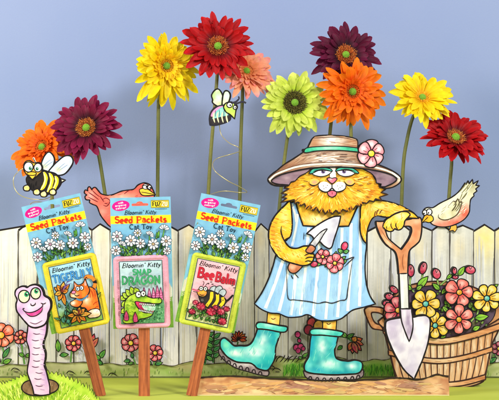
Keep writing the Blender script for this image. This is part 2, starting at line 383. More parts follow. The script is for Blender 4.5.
# printed flowers
def fflower(x, y, R, col, dark, cen, n=7, stem=None, leaves=(), name='printed_flower'):
    p = Part(fs)
    p.hatch(ell(x+2, y+3, R*1.35, R*1.4), 40, [(206, 204, 222), (196, 192, 214)], 60, 5, .9)
    if stem: p.stroke(stem, 1.8, (60, 110, 50), taper=False); p.stroke(stem, .7, (120, 175, 80), taper=False)
    for l in leaves: leaf(p, *l, col=random.choice([(76, 160, 78), (100, 172, 60), (60, 140, 80)]))
    bloom(p, x, y, R, n, col, dark, cen, rot=R_(0, 50), wd=.78, cr=.27, w=1.0)
    p.build(name, fence)
fflower(1.5, 335, 13, (248, 110, 74), (210, 44, 34), (250, 190, 60), 7, [(3, 345), (4, 356), (2, 364)], [(3, 358, 10, 347, 5), (3, 363, 12, 359, 5), (1, 362, -8, 355, 5)])
fflower(21, 337, 7, (226, 70, 62), (160, 20, 40), (250, 170, 60), 7, [(22, 343), (23, 352), (25, 364)], [(26, 357, 31, 353, 4), (25, 356, 19, 353, 4)])
fflower(74, 343, 8.3, (230, 66, 78), (160, 20, 50), (252, 196, 60), 7, [(72, 350), (71, 362)], [(59, 352, 58, 339, 5.5), (60, 355, 69, 354, 4.5)])
fflower(131, 342.6, 9.5, (226, 84, 98), (160, 24, 56), (250, 214, 60), 7, [(131, 351), (136, 364)], [(131, 360, 124, 361, 4), (133, 358, 132, 352, 3.5), (134, 362, 128, 364, 3)])
fflower(155.4, 352.4, 8.3, (236, 80, 94), (170, 24, 56), (250, 210, 60), 7, [(155, 359), (154, 365)], [(152, 364, 146, 360, 4), (155, 364, 163, 362, 4)])
fflower(498, 348, 7, (190, 50, 90), (110, 16, 50), (240, 190, 60), 6, [(494, 352), (490, 363)], [(490, 358, 484, 352, 5), (488, 362, 496, 357, 5), (491, 352, 494, 343, 4)])
p = Part(fs)
for x0, y0, x1, y1 in ((205, 364, 208, 334), (213, 362, 214, 336)):
    p.stroke([(x0, y0), ((x0+x1)/2+1, (y0+y1)/2), (x1, y1)], 1.8, (58, 112, 56), taper=False)
    for k in range(4):
        t = k/4; x = x0+(x1-x0)*t; y = y0+(y1-y0)*t-2
        leaf(p, x, y, x-7, y-5, 4.5, (86, 168, 84)); leaf(p, x, y-3, x+7, y-8, 4.5, (60, 146, 90))
p.build('printed_leaves', fence)
p = Part(fs)   # tulip-like flower and leaf pair behind the slanting stake
p.stroke([(92, 346), (98, 355), (104, 364)], 1.6, (60, 110, 50), taper=False)
for a, b in ((86, 334), (90, 332), (95, 333), (99, 337)): leaf(p, 91, 348, a, b, 6, (206, 50, 80), iw=1)
leaf(p, 100, 358, 106, 349, 5); leaf(p, 101, 359, 96, 354, 4); leaf(p, 103, 364, 98, 360, 4)
p.build('printed_flower', fence)
p = Part(fs)
for k in range(9):
    a = -90+(k-4)*26; leaf(p, 239, 339, 239+8*math.cos(math.radians(a)), 338+8*math.sin(math.radians(a)), 3.6, (226, 64, 44), iw=.9)
p.stroke([(238, 341), (236, 352), (232, 363)], 1.5, (60, 110, 50), taper=False)
p.build('printed_flower', fence)
p = Part(fs)
p.stroke([(297, 336), (300, 348), (303, 359)], 1.1, (70, 100, 50), taper=False)
for x, y, r in ((297.5, 334, 2.6), (299, 340, 1.8), (296, 347, 2.8), (300.5, 346, 2.8), (298, 350, 2.4), (303, 348, 2)): p.shape(ell(x, y, r, r*1.1), Wash((190, 60, 110), (130, 30, 70), (.4, .4)), .8)
leaf(p, 302, 357, 308, 352, 3.5); leaf(p, 302, 358, 298, 356, 3)
p.build('printed_flower', fence)
p = Part(fs)
for a, b, c in ((362, 338, (228, 88, 60)), (363, 344, (206, 50, 70)), (356, 336, (236, 130, 60)), (361, 350, (180, 34, 66)), (352, 353, (190, 40, 70)), (348, 350, (214, 70, 60)), (357, 353, (200, 60, 90))): leaf(p, 352, 341, a, b, 6, c, iw=1)
p.stroke([(352, 341), (346, 337), (338, 336)], 1.5, (50, 110, 50)); leaf(p, 346, 337, 341, 331, 4.5); leaf(p, 346, 337, 354, 333, 4, (60, 130, 60)); leaf(p, 342, 345, 337, 349, 4)
p.build('printed_flower', fence)
p = Part(fs)
for x, y, r, c in ((311, 322, 4, (190, 66, 70)), (308, 329, 4, (150, 40, 60)), (313, 332, 4, (180, 60, 60)), (318, 325, 4.6, (208, 160, 70))): p.shape(ell(x, y, r, r*1.2, 20), Wash(c, mix(c, INK, .3), (.3, .3)), 1)
p.build('printed_flower', fence)

# ------------------------------------------------------------------ birds
def base_pt(px, py, y): return W(px, py, y)
st = Stand(-.0045, .002)
b = thing('bird_cutout', 'small salmon red bird cutout with yellow beak behind the middle seed packet', 'bird', base_pt(125, 229, -.003))
p = Part(st)
body = [(155, 194.7, 1), (153, 190), (150, 184.8), (144, 182.8), (138, 185), (133.7, 189.2), (127, 190.2), (121, 191.3), (110.7, 195.2), (102, 194.2), (98.5, 191), (95.3, 187.4), (92.6, 188.4), (92, 190, 1), (89.4, 186.6), (87.6, 188.6), (88, 191, 1), (85.2, 190), (84.4, 193), (87, 195, 1), (85, 196.5), (86, 199.6), (90, 200, 1), (89.5, 202.5), (93, 204.5),
        (97, 206.6), (100.4, 215), (105.6, 222), (110, 226.5), (120, 232), (132, 231), (143, 222), (150, 210), (153, 200)]
p.shape(body, Wash((240, 112, 92), (226, 84, 74), (.12, .12), 1.1, [(122, 198, 14, 5, (252, 196, 170), .9), (103, 212, 6, 8, (250, 190, 170), .5), (90, 196, 5, 7, (252, 206, 190), .7), (146, 188, 5, 4, (236, 90, 70), .5)]), 1.6)
for q in ([(88, 192), (94, 196), (99, 200)], [(92, 190), (96, 194), (100, 197)], [(88, 197), (94, 200), (98, 202)], [(102, 200), (106, 198), (110, 201), (107, 206), (103, 205)], [(104, 203), (108, 204)], [(100, 196), (104, 202)], [(131, 190), (128, 191), (124, 194)]): p.stroke(q, .9, (120, 30, 36))
p.hatch([(104, 198), (130, 193), (150, 190), (145, 215), (120, 226), (106, 218)], 60, [(246, 150, 126), (216, 70, 66)], 160, 5, .5)
o = p.build('body', b)
p = Part(st); p.shape([(139.4, 190), (143, 188.3), (148, 189.4), (152, 192), (155.6, 194.7, 1), (149, 195.6), (142, 195)], Wash((250, 214, 70), (240, 180, 50), (.2, .2)), 1.2); p.stroke([(141, 192), (147, 193), (154, 194.4)], .8); p.build('beak', o)
p = Part(st); p.shape(ell(145.4, 186.6, 2.8, 2.6), (248, 246, 240), .9); p.fill(ell(146.6, 187, .9, 1), INK, step=.8); p.stroke([(142.6, 186), (145.5, 185.4), (148, 186.4)], .9); p.build('eye', o)
p = Part(st); p.shape(ell(149.6, 187.2, 1.8, 2.1), (248, 246, 240), .9); p.fill(ell(150.2, 187.6, .7, .8), INK, step=.8); p.build('eye', o)

st = Stand(-.0045, .002)
b = thing('bird_cutout', 'cream bird cutout with coral belly perched on the pickets above the basket', 'bird', base_pt(452, 229, -.003))
p = Part(st)
p.shape([(451, 225), (450, 229), (449, 231), (453, 230.4), (455, 232), (457, 229), (456.5, 225)], (240, 180, 70), 1, sm=False)
p.build('feet', b)
p = Part(st)
body = [(423, 212), (425, 208.6), (428.5, 207.4), (433, 207.6), (440.4, 203), (451, 197.7), (458, 192.5), (462.7, 186.6), (465, 183, 1), (466, 184.4, 1), (468.2, 180.8, 1), (469, 184, 1), (472.6, 179.4, 1), (473, 184, 1), (478.4, 180.6, 1), (475.6, 185.4, 1), (479.6, 185.6, 1), (475.6, 189, 1), (477, 191, 1), (473.6, 193.6, 1), (474, 196, 1), (470.7, 199.5), (469.8, 205.7), (469, 212.8), (463.5, 220), (452.8, 225.4), (442, 227), (433, 224.8), (429, 220.5), (425, 217)]
p.shape(body, Wash((240, 236, 208), (222, 218, 180), (.12, .12), 1.1, [(452, 205, 8, 6, (246, 242, 222), .8), (466, 214, 8, 9, (240, 106, 80), 1), (455, 223, 12, 5, (240, 100, 78), 1), (440, 225, 9, 4, (242, 130, 104), .9), (441, 211, 8, 6, (244, 240, 216), .7), (472, 186, 5, 6, (150, 140, 80), .6)]), 1.5)
for k in range(14):
    a = math.radians(-62+R_(-16, 16)); x = R_(459, 466); y = R_(190, 201); l = R_(6, 13); p.stroke([(x, y), (x+l*.5*math.cos(a)+.5, y+l*.5*math.sin(a)), (x+l*math.cos(a), y+l*math.sin(a))], .8, random.choice([(90, 84, 50), (130, 124, 80), (240, 238, 210)]), d=8e-6)
p.hatch([(435, 212), (452, 200), (466, 200), (464, 214), (445, 222)], 50, [(180, 174, 128), (244, 240, 214)], -50, 5, .6)
o = p.build('body', b)
p = Part(st); wg = [(438.5, 217, 1), (443, 219.6), (449, 219), (456, 215.4), (459.5, 210), (461.8, 202, 1), (459, 203, 1), (458, 199.4, 1), (455, 202, 1), (453, 201.6, 1), (448.5, 206), (450, 208, 1), (446, 211), (442, 215)]
p.fill(wg, Wash((236, 230, 196), (206, 198, 146), (.2, .2)), step=1.2); p.stroke([(438.5, 214), (438.6, 217.6), (443, 219.8), (449, 219.2), (456, 215.4), (459.5, 210), (461.8, 202), (459.4, 202.6), (458, 199.2), (455, 202), (453.4, 201), (448.5, 206)], 1.1, (84, 70, 44))
for k in range(7): x = R_(450, 457); y = R_(204, 212); p.stroke([(x, y), (x+3, y-4), (x+4.5, y-8)], .8, (96, 86, 52), d=8e-6)
p.build('wing', o)
p = Part(st); p.shape([(421, 223.6, 1), (423, 218.6), (425, 215.4), (429, 214.6), (432.6, 216.6), (433, 220.4), (429, 222.6), (425, 221.8)], Wash((250, 206, 50), (236, 160, 40), (.3, .3)), 1.2); p.stroke([(422, 222.8), (426, 219), (428, 217)], .9); p.build('beak', o)
for x, y, r in ((424.8, 212.6, 2.3), (429.2, 212, 2.7)):
    p = Part(st); p.shape(ell(x, y, r, r*1.15), (248, 248, 240), 1); p.fill(ell(x-.8, y+.9, .8, .9), INK, step=.7); p.build('eye', o)

# ------------------------------------------------------------------ bees on wires
def tube(name, pts, r, parent, matname, col=None, seg=8, r1=None):
    P = [Vector(v) for v in smooth3(pts)]; n = len(P); vs = []; fs = []; org = Vector(parent['_org']) if parent else Vector((0, 0, 0))
    up = Vector((.3, 1, .2)).normalized()
    for i, q in enumerate(P):
        t = (P[min(i+1, n-1)]-P[max(i-1, 0)]).normalized(); a = t.cross(up).normalized(); b2 = t.cross(a)
        rr = r if r1 is None else r+(r1-r)*i/(n-1)
        for k in range(seg): an = 2*math.pi*k/seg; vs.append(tuple(q+a*math.cos(an)*rr+b2*math.sin(an)*rr-org))
    for i in range(n-1):
        for k in range(seg): k2 = (k+1) % seg; fs.append((i*seg+k, i*seg+k2, (i+1)*seg+k2, (i+1)*seg+k))
    fs += [tuple(range(seg)), tuple(range((n-1)*seg, n*seg))[::-1]]
    me = bpy.data.meshes.new(name); me.from_pydata(vs, [], fs)
    if col:
        a = me.color_attributes.new('Col', 'FLOAT_COLOR', 'POINT'); sd = R_(0, 50)
        for i in range(len(vs)):
            q = P[i//seg]; a.data[i].color = (*lin(mix(col[0], col[1], cl(.5+.9*noise.noise((q.x*20, q.z*14, sd))))), 1)
    me.materials.append(M[matname]); me.polygons.foreach_set('use_smooth', [True]*len(fs)); me.update()
    o = bpy.data.objects.new(name, me); C.objects.link(o); o.parent = parent; return o
def smooth3(pts, sub=6):
    out = []; n = len(pts)
    for i in range(n-1):
        p0, p1, p2, p3 = pts[max(i-1, 0)], pts[i], pts[i+1], pts[min(i+2, n-1)]
        for s in range(sub):
            t = s/sub; t2 = t*t; t3 = t2*t
            out.append(tuple(.5*((2*b)+(-a+c)*t+(2*a-5*b+4*c-d)*t2+(-a+3*b-3*c+d)*t3) for a, b, c, d in zip(p0, p1, p2, p3)))
    out.append(tuple(pts[-1])); return out
yb = -.15
st = Stand(yb, .004)
b = thing('bee_cutout', 'chubby black and yellow bee cutout with bulging eyes on thin wire before the orange gerbera', 'bee', W(42, 200, yb))
for nm, P in (('wing', [(41.6, 171), (41.2, 166), (42.3, 160.4), (46, 153.8), (50, 152.3), (54, 157.6), (53.6, 164.6), (49.4, 172)]), ('wing', [(48.4, 172.6), (52, 167), (57, 162), (64, 156.4), (70.4, 156), (73, 161), (70.4, 167.4), (64, 174.2), (55.7, 175.2)])):
    p = Part(st); cx = sum(q[0] for q in P)/len(P); cy = sum(q[1] for q in P)/len(P)
    p.shape(P, Wash((226, 236, 244), (190, 212, 232), (.2, .2), 1.2, [(cx+2, cy-3, 5, 4, (248, 250, 250), .8), (cx-3, cy+4, 4, 3, (238, 234, 150), .8)]), 1.7)
    p.stroke([(cx-5, cy+5), (cx, cy), (cx+4, cy-3)], .6, (130, 160, 190)); p.stroke([(cx-3, cy+5), (cx+3, cy+1), (cx+6, cy-1)], .6, (130, 160, 190)); p.build(nm, b)
p = Part(st)
p.shape([(58, 178, 1), (65.4, 180, 1), (58, 185, 1)], (238, 226, 190), 1.4); 
p.shape([(40, 170), (48, 171.5), (55, 173.5), (60, 178), (61, 183), (57, 189), (52, 193), (45, 194.5), (38, 193), (32, 190), (27.5, 184), (26.6, 178), (32, 174)], Wash((44, 38, 36), (28, 24, 24), (.2, .2)), 1.8)
for Q in ([(44, 172), (46, 178), (44.4, 185), (41, 190)], [(49.5, 173), (52, 179), (50.6, 186), (47.6, 192)], [(55.5, 176), (57, 181), (55, 187), (53, 190)]):
    p.stroke(Q, 3.6, (246, 214, 40)); p.stroke([(x-.8, y) for x, y in Q], 1.0, (255, 250, 190))
for k in range(12): x = R_(28, 39); y = R_(180, 186); p.stroke([(x, y), (x-.5, y+3.5)], .8, (20, 18, 18))
for x, y in ((27, 188), (37, 192), (44, 194), (53, 192)):
    p.shape([(x-2.6, y-2), (x+1, y-3), (x+3, y), (x+1.5, y+2.8), (x-2.5, y+2.5), (x-3.6, y)], Wash((248, 236, 190), (240, 200, 80), (.4, .4)), 1.5)
o = p.build('body', b)
p = Part(st)
p.stroke([(36, 163), (34.5, 160), (33.3, 157.5)], 1.8, (240, 236, 220), taper=False); p.stroke([(36, 163), (34.2, 160), (33, 157.6)], .8)
p.shape([(24, 170), (24.5, 163), (29, 160.5), (34, 163), (39, 162.4), (42.4, 166), (42, 171), (38, 175), (33, 180, 1), (28, 176)], Wash((246, 206, 60), (240, 160, 50), (.3, .3)), 1.4)
eye(p, 28.6, 167, 4.6, 5, ix=1.8, iy=1.4, ir=1.7, w=1.3); eye(p, 38, 167.6, 3.9, 4.3, ix=-.8, iy=1.2, ir=1.5, w=1.3)
p.stroke([(27, 173), (32, 171.6), (36.5, 173.4), (33, 179), (30, 177), (27, 173)], 1.1); p.stroke([(28, 175), (33, 175.4), (36, 174.4)], .8)
p.build('head', b)
a = [W(26, 167, yb, .006), W(18, 171, yb, .008), W(13.6, 178, yb, 0), W(14.5, 188, yb, 0), W(20, 195, yb, 0), W(30, 198.6, yb, 0), W(42, 199.5, yb, .008), W(49, 197, yb, .02), W(44, 202, yb, .03), W(34, 202, yb, .0), W(33, 206, yb, -.02), W(46, 210, -.19, 0)]
tube('wire', a, .0006, b, 'wire')

yb = -.02
st = Stand(yb, .004)
b = thing('bee_cutout', 'pastel green and pink bee cutout with curled antennae on a coiled wire between two stems', 'bee', W(224, 190, yb))
for P, c in (([(217, 106), (212.6, 102.6), (212.6, 99.6), (211.6, 95), (215, 90), (218.7, 89.2), (222, 93.7), (222.8, 100), (221, 106.4)], (186, 226, 130)), ([(222.4, 106), (222.8, 96), (225, 91), (228.7, 91.6), (230.4, 96), (227.8, 103)], (200, 232, 170))):
    p = Part(st); cx = sum(q[0] for q in P)/len(P); cy = sum(q[1] for q in P)/len(P)
    p.shape(P, Wash(c, (222, 238, 200), (.2, .2), 1.2, [(cx+1, cy-1, 3, 5, (214, 226, 244), .8), (cx-1, cy+6, 4, 3, (248, 240, 190), .9)]), 1.8); p.build('wing', b)
p = Part(st)
p.shape([(210, 124), (209.6, 118), (211, 112.5), (215, 107.6), (222.5, 105.4), (228, 106), (230, 114), (229.6, 120), (219, 124.4), (211.4, 125)], Wash((46, 40, 42), (60, 56, 56), (.3, .3)), 1.8, ink=(40, 38, 44))
p.fill([(210.8, 116), (213, 111), (218, 107), (223, 106.2), (219, 110), (213.6, 116)], (236, 150, 196), step=1)
p.fill([(212.4, 118.6), (216, 111.4), (222, 107), (227.6, 107.4), (229, 114.6), (222, 116.5), (216, 118)], Wash((160, 224, 206), (110, 190, 190), (.3, .3)), step=1)
for x in (214, 218, 222.5, 227): p.stroke([(x, 112), (x-.6, 117), (x+.8, 122.6)], 1.4, (236, 232, 180)); p.stroke([(x+1.6, 110), (x+1.3, 117)], .6, (60, 70, 70))
p.build('body', b)
p = Part(st)
p.shape([(223.6, 107), (226, 103), (231, 102), (235, 103.6), (237.4, 106.6), (236, 110, 1), (234.6, 119, 1), (230, 114.4), (226, 112)], Wash((206, 226, 100), (170, 204, 80), (.3, .3)), 1.6)
eye(p, 229.6, 105, 2.8, 2.6, iris=(60, 70, 60), ix=.8, iy=.2, ir=.9); eye(p, 235, 107.4, 1.8, 2, iris=(60, 70, 60), ix=.3, iy=.2, ir=.7)
p.build('head', b)
p = Part(st); p.stroke([(232, 103), (236, 101.6), (239, 98.5), (238.4, 96.4)], 1.7, taper=False, thick=True, col=(50, 48, 58)); p.stroke([(234, 104.4), (239, 102.6), (243, 101.6), (246, 103)], 1.7, taper=False, thick=True, col=(50, 48, 58)); p.build('antennae', b)
cw = [(219, 122, .004), (221, 134, .01), (229, 143, -.01), (238, 147.5, -.02), (240, 151, 0), (230, 154, .02), (217, 158, .02), (212.6, 164, 0), (216, 172, -.02), (228, 181, -.02), (240, 187, -.01), (247, 192, 0), (240, 192.5, .02), (224, 191, .02), (212, 194, 0), (206, 199, -.06), (203, 212, -.15), (202, 222, -.19)]
tube('wire', [W(x, y, yb, d) for x, y, d in cw], .00065, b, 'wire')
# ------------------------------------------------------------------ gerbera flowers
PAL = {
 'orange': ((250, 116, 8), (252, 146, 20), (226, 58, 6), (236, 96, 20), (190, 80, 20)),
 'burgundy': ((116, 10, 48), (160, 26, 78), (44, 2, 18), (190, 96, 40), (120, 50, 30)),
 'dark burgundy': ((88, 8, 42), (122, 20, 64), (32, 2, 16), (196, 84, 30), (120, 50, 30)),
 'yellow': ((254, 222, 0), (255, 236, 50), (242, 172, 4), (250, 196, 30), (230, 150, 20)),
 'red': ((180, 4, 12), (212, 18, 22), (84, 0, 6), (200, 84, 40), (110, 40, 26)),
 'peach': ((254, 166, 122), (254, 196, 164), (248, 120, 70), (240, 140, 80), (214, 110, 60)),
 'lime': ((218, 232, 84), (232, 240, 130), (176, 206, 50), (96, 100, 40), (70, 66, 34)),
}
def blend_cone(vs, fs, cs, o, d, r, h, col, tip, seg=5):
    a = d.orthogonal().normalized(); b = d.cross(a); n = len(vs)
    for k in range(seg): an = 2*math.pi*k/seg; vs.append(o+(a*math.cos(an)+b*math.sin(an))*r); cs.append(lin(col))
    for k in range(seg): an = 2*math.pi*k/seg; vs.append(o+d*h*.7+(a*math.cos(an)+b*math.sin(an))*r*.8); cs.append(lin(tip))
    vs.append(o+d*h); cs.append(lin(tip))
    for k in range(seg): k2 = (k+1) % seg; fs.append((n+k, n+k2, n+seg+k2, n+seg+k)); fs.append((n+seg+k, n+seg+k2, n+2*seg))
def mk(name, vs, fs, cs, parent, m, sm=True):
    org = Vector(parent['_org']); me = bpy.data.meshes.new(name); me.from_pydata([tuple(v-org) for v in vs], [], fs)
    a = me.color_attributes.new('Col', 'FLOAT_COLOR', 'POINT'); a.data.foreach_set('color', np.array([(*c, 1) for c in cs], dtype=np.float32).ravel())
    me.materials.append(M[m]); me.polygons.foreach_set('use_smooth', [sm]*len(fs)); me.update()
    o = bpy.data.objects.new(name, me); C.objects.link(o); o.parent = parent; return o
def gerbera(color, label, disc, rim, Rp, y, stem, ring=.24, inner=True, elev=0, seed=0, tip=None, knob=.10):
    random.seed(seed); k = K(y); Rp *= 1.06; R = Rp*S*k; h = .36*Rp
    ax = (rim[0]-disc[0])/h; az = -(rim[1]-disc[1])/h; l = math.hypot(ax, az)
    if l > .75: ax *= .75/l; az *= .75/l
    n = Vector((ax, -math.sqrt(1-ax*ax-az*az), az)).normalized()
    u = Vector((0, 0, 1)).cross(n).normalized(); v = n.cross(u)
    base, lite, dark, rc, rc2 = PAL[color]
    o = Vector(W(disc[0], disc[1], y))
    sp = [Vector(o-n*R*.12)]+[Vector(o-n*R*.3+Vector((0, 0, -R*.15)))]+[Vector(W(q[0], q[1], y+.01)) for q in stem]
    root = (sp[-1].x, sp[-1].y, 0)
    g = thing('gerbera_flower', label, 'flower', root, 'artificial gerbera daisies standing behind the fence')
    # petals
    vs = []; fs = []; cs = []
    elev += R_(-5, 4); droopy = R_(.02, .10)
    layers = [(24 + random.choice((-2, 0, 2)), 1.04, 12+elev, .195, .2), (23, .95, 20+elev, .18, .17), (20, .76, 29+elev, .155, .12)]
    if inner: layers += [(26, .50, 38, .085, .1), (24, .40, 48, .07, .1)]
    for li, (cnt, ln, el, wd, curl) in enumerate(layers):
        off = R_(0, 1)
        for i in range(cnt):
            a = 2*math.pi*(i+off+R_(-.16, .16))/cnt; e = math.radians(el+R_(-9, 9)); L = R*ln*R_(.86, 1.07); Wd = R*wd*R_(.85, 1.15)*.62
            d = u*math.cos(a)+v*math.sin(a); s = -u*math.sin(a)+v*math.cos(a); tw = R_(-.7, .7); cu = curl+(R_(.2, .55) if R_(0, 1) < .14 else 0)+R_(-.18, .18); dr = Vector((0, 0, -1))*R*R_(0, droopy); odd = R_(0, 1) < .12; L *= 1.22 if (seed == 3 and li < 2 and d.z < -.55) else (R_(.8, .95) if odd else 1); cu_x = 0
            sh = R_(0, 1); nt, ns = 10, 6; b0 = len(vs); bend = R_(-.12, .12); cup = R_(.15, .5); ph = R_(0, 9)
            for ti in range(nt+1):
                t = ti/nt; t_ = .06+.94*t
                w = Wd*(.38+.62*min(1, (t_/.55))**.8)*math.sqrt(max(0, 1-max(0, (t_-.5)/.5)**2.1))
                if ti == nt: w = Wd*.12
                r0 = R*ring*(.95 if li < 3 else .8); c0 = o+d*(r0+(L-r0)*t_*math.cos(e)*1.03)+n*((L-r0)*(math.sin(e)*t_-cu*t_*t_*t_*.6)+R*.03*li)+s*bend*L*t_*t_+dr*t_*t_
                for si in range(ns+1):
                    q = si/ns*2-1
                    z = cup*w*q*q*.8+.10*w*math.cos(q*7.5)-tw*w*q*t_+.03*w*noise.noise((t*6, q*3, ph))
                    vs.append(c0+s*w*q+n*z)
                    cc = mix(base, lite, cl((t_-.35)*1.1+.25*(q*q)-.15+.4*(sh-.5))); cc = mix(cc, dark, cl(1.2-t_*2.4+.35*(sh-.5))*.92)  # own base tone, plus painted shade for the recess round the disc
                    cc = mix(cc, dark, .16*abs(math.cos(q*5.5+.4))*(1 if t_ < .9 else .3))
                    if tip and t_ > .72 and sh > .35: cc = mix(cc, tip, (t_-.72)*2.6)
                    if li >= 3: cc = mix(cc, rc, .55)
                    cs.append(lin(cc))
            for ti in range(nt):
                for si in range(ns): b = b0+ti*(ns+1)+si; fs.append((b, b+1, b+ns+2, b+ns+1))
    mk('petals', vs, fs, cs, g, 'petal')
    # ring of florets
    vs = []; fs = []; cs = []
    cnt = int(150*(ring/.24)**2)
    # dish underneath
    b0 = len(vs); vs.append(o+n*R*.05); cs.append(lin(mix(rc2, (40, 20, 10), .4)))
    for kk in range(20): an = 2*math.pi*kk/20; vs.append(o+(u*math.cos(an)+v*math.sin(an))*R*ring*1.02+n*R*.02); cs.append(lin(mix(rc2, (40, 20, 10), .4)))
    for kk in range(20): fs.append((b0, b0+1+kk, b0+1+(kk+1) % 20))
    for i in range(cnt):
        t = (i+.5)/cnt; r = R*(knob*.8+(ring-knob*.8)*math.sqrt(t)); an = i*2.39996
        d = u*math.cos(an)+v*math.sin(an); c = mix(rc2, rc, R_(.1, 1)); tp = mix(c, (250, 200, 90), R_(.05, .4) if color != 'lime' else R_(0, .25))
        dd = (n+d*(.25+.5*t)+Vector((R_(-.2, .2), R_(-.2, .2), R_(-.2, .2)))).normalized()
        blend_cone(vs, fs, cs, o+d*r+n*R*.03, dd, R*.018, R*R_(.07, .12)*(.8+.5*t), c, tp)
    mk('floret_ring', vs, fs, cs, g, 'floret')
    vs = []; fs = []; cs = []; rr = R*knob; nb = 9
    for i in range(nb):
        th = math.pi/2*i/(nb-1)
        for kk in range(16):
            an = 2*math.pi*kk/16; q = rr*math.cos(th)*(1+.05*R_(-1, 1)); vs.append(o+(u*math.cos(an)+v*math.sin(an))*q+n*(R*.05+rr*1.0*math.sin(th))); cs.append(lin(mix((92, 150, 40), (140, 190, 60), R_(0, 1))))
    for i in range(nb-1):
        for kk in range(16): k2 = (kk+1) % 16; fs.append((i*16+kk, i*16+k2, (i+1)*16+k2, (i+1)*16+kk))
    for i in range(60):
        z = (i+.5)/60; q = math.sqrt(1-z*z); an = i*2.39996; d = (u*math.cos(an)*q+v*math.sin(an)*q+n*z).normalized()
        blend_cone(vs, fs, cs, o+n*R*.05+d*rr*.92, d, R*.013, R*.03, (92, 150, 40), (150, 196, 70), 4)
    mk('centre_button', vs, fs, cs, g, 'floret')
    vs = []; fs = []; cs = []
    prof = [(.03, -.34), (.10, -.24), (.17, -.12), (.2, -.03), (.22, .02)]
    for a_, b_ in prof:
        for kk in range(18):
            an = 2*math.pi*kk/18; vs.append(o+(u*math.cos(an)+v*math.sin(an))*R*a_*(1+.05*(kk % 2))+n*R*b_); cs.append(lin(mix((70, 104, 36), (104, 140, 54), R_(0, 1))))
    for i in range(len(prof)-1):
        for kk in range(18): k2 = (kk+1) % 18; fs.append((i*18+kk, i*18+k2, (i+1)*18+k2, (i+1)*18+kk))
    mk('calyx', vs, fs, cs, g, 'stem')
    tube('stem', [tuple(q) for q in sp]+[root], .0027*k, g, 'stem', ((92, 96, 36), (130, 126, 54)), 12, .0031*k)
    return g
Y = .09
gerbera('orange', 'bright orange gerbera at far left, partly behind the black and yellow bee', (43, 148), (39, 142), 32, .085, [(50.5, 175), (53, 230)], seed=1)
gerbera('burgundy', 'wide magenta burgundy gerbera overlapping the leftmost orange one', (87, 128.5), (84, 124), 33.5, .06, [(98, 152), (106, 200), (113, 240)], seed=2, inner=False, ring=.25)
gerbera('yellow', 'yellow gerbera with drooping petals standing left of the tall red one', (166, 66), (170, 66), 31.5, .09, [(159, 92), (158, 150), (157.5, 230)], seed=3)
gerbera('red', 'bright red gerbera topmost on the left side, above the peach one', (218, 46.7), (218, 44), 33, .07, [(216.5, 85), (211, 150), (208.5, 190), (206, 240)], seed=4, inner=False, ring=.25)
gerbera('peach', 'pale peach gerbera with pink tipped petals tucked behind the bright red one', (246, 72), (250, 66.5), 29.5, .10, [(242.5, 95), (240.5, 150), (240, 190), (239, 240)], seed=5, tip=(250, 130, 150))
gerbera('lime', 'lime green gerbera with dark olive centre left of the straw hat', (294.5, 103), (296, 101.5), 31.5, .08, [(289, 128), (285, 155), (281, 190), (278, 240)], seed=6, inner=False, ring=.33, knob=.10)
gerbera('dark burgundy', 'dark wine gerbera highest on the right half, behind the orange one over the hat', (345.5, 55.5), (347, 51.5), 31.5, .10, [(336, 84), (332, 115), (329, 145), (326, 200)], seed=7, inner=False, ring=.27)
gerbera('orange', 'vivid orange gerbera right above the straw hat with full round bloom', (352, 92), (354.5, 91), 32.5, .07, [(350.5, 112), (351, 135), (352, 170)], seed=8)
gerbera('yellow', 'yellow gerbera facing upwards on a curved stem right of the hat', (422, 98.5), (424, 92), 31, .09, [(413, 117), (407, 140), (403, 170), (401, 240)], seed=9, inner=False, ring=.16, knob=.1)
gerbera('red', 'deep red gerbera low at far right above the cream bird', (455, 138.6), (457.5, 131), 32, .085, [(451.5, 165), (449.5, 190), (447, 240)], seed=10, inner=False, ring=.24, knob=.12)
random.seed(21)
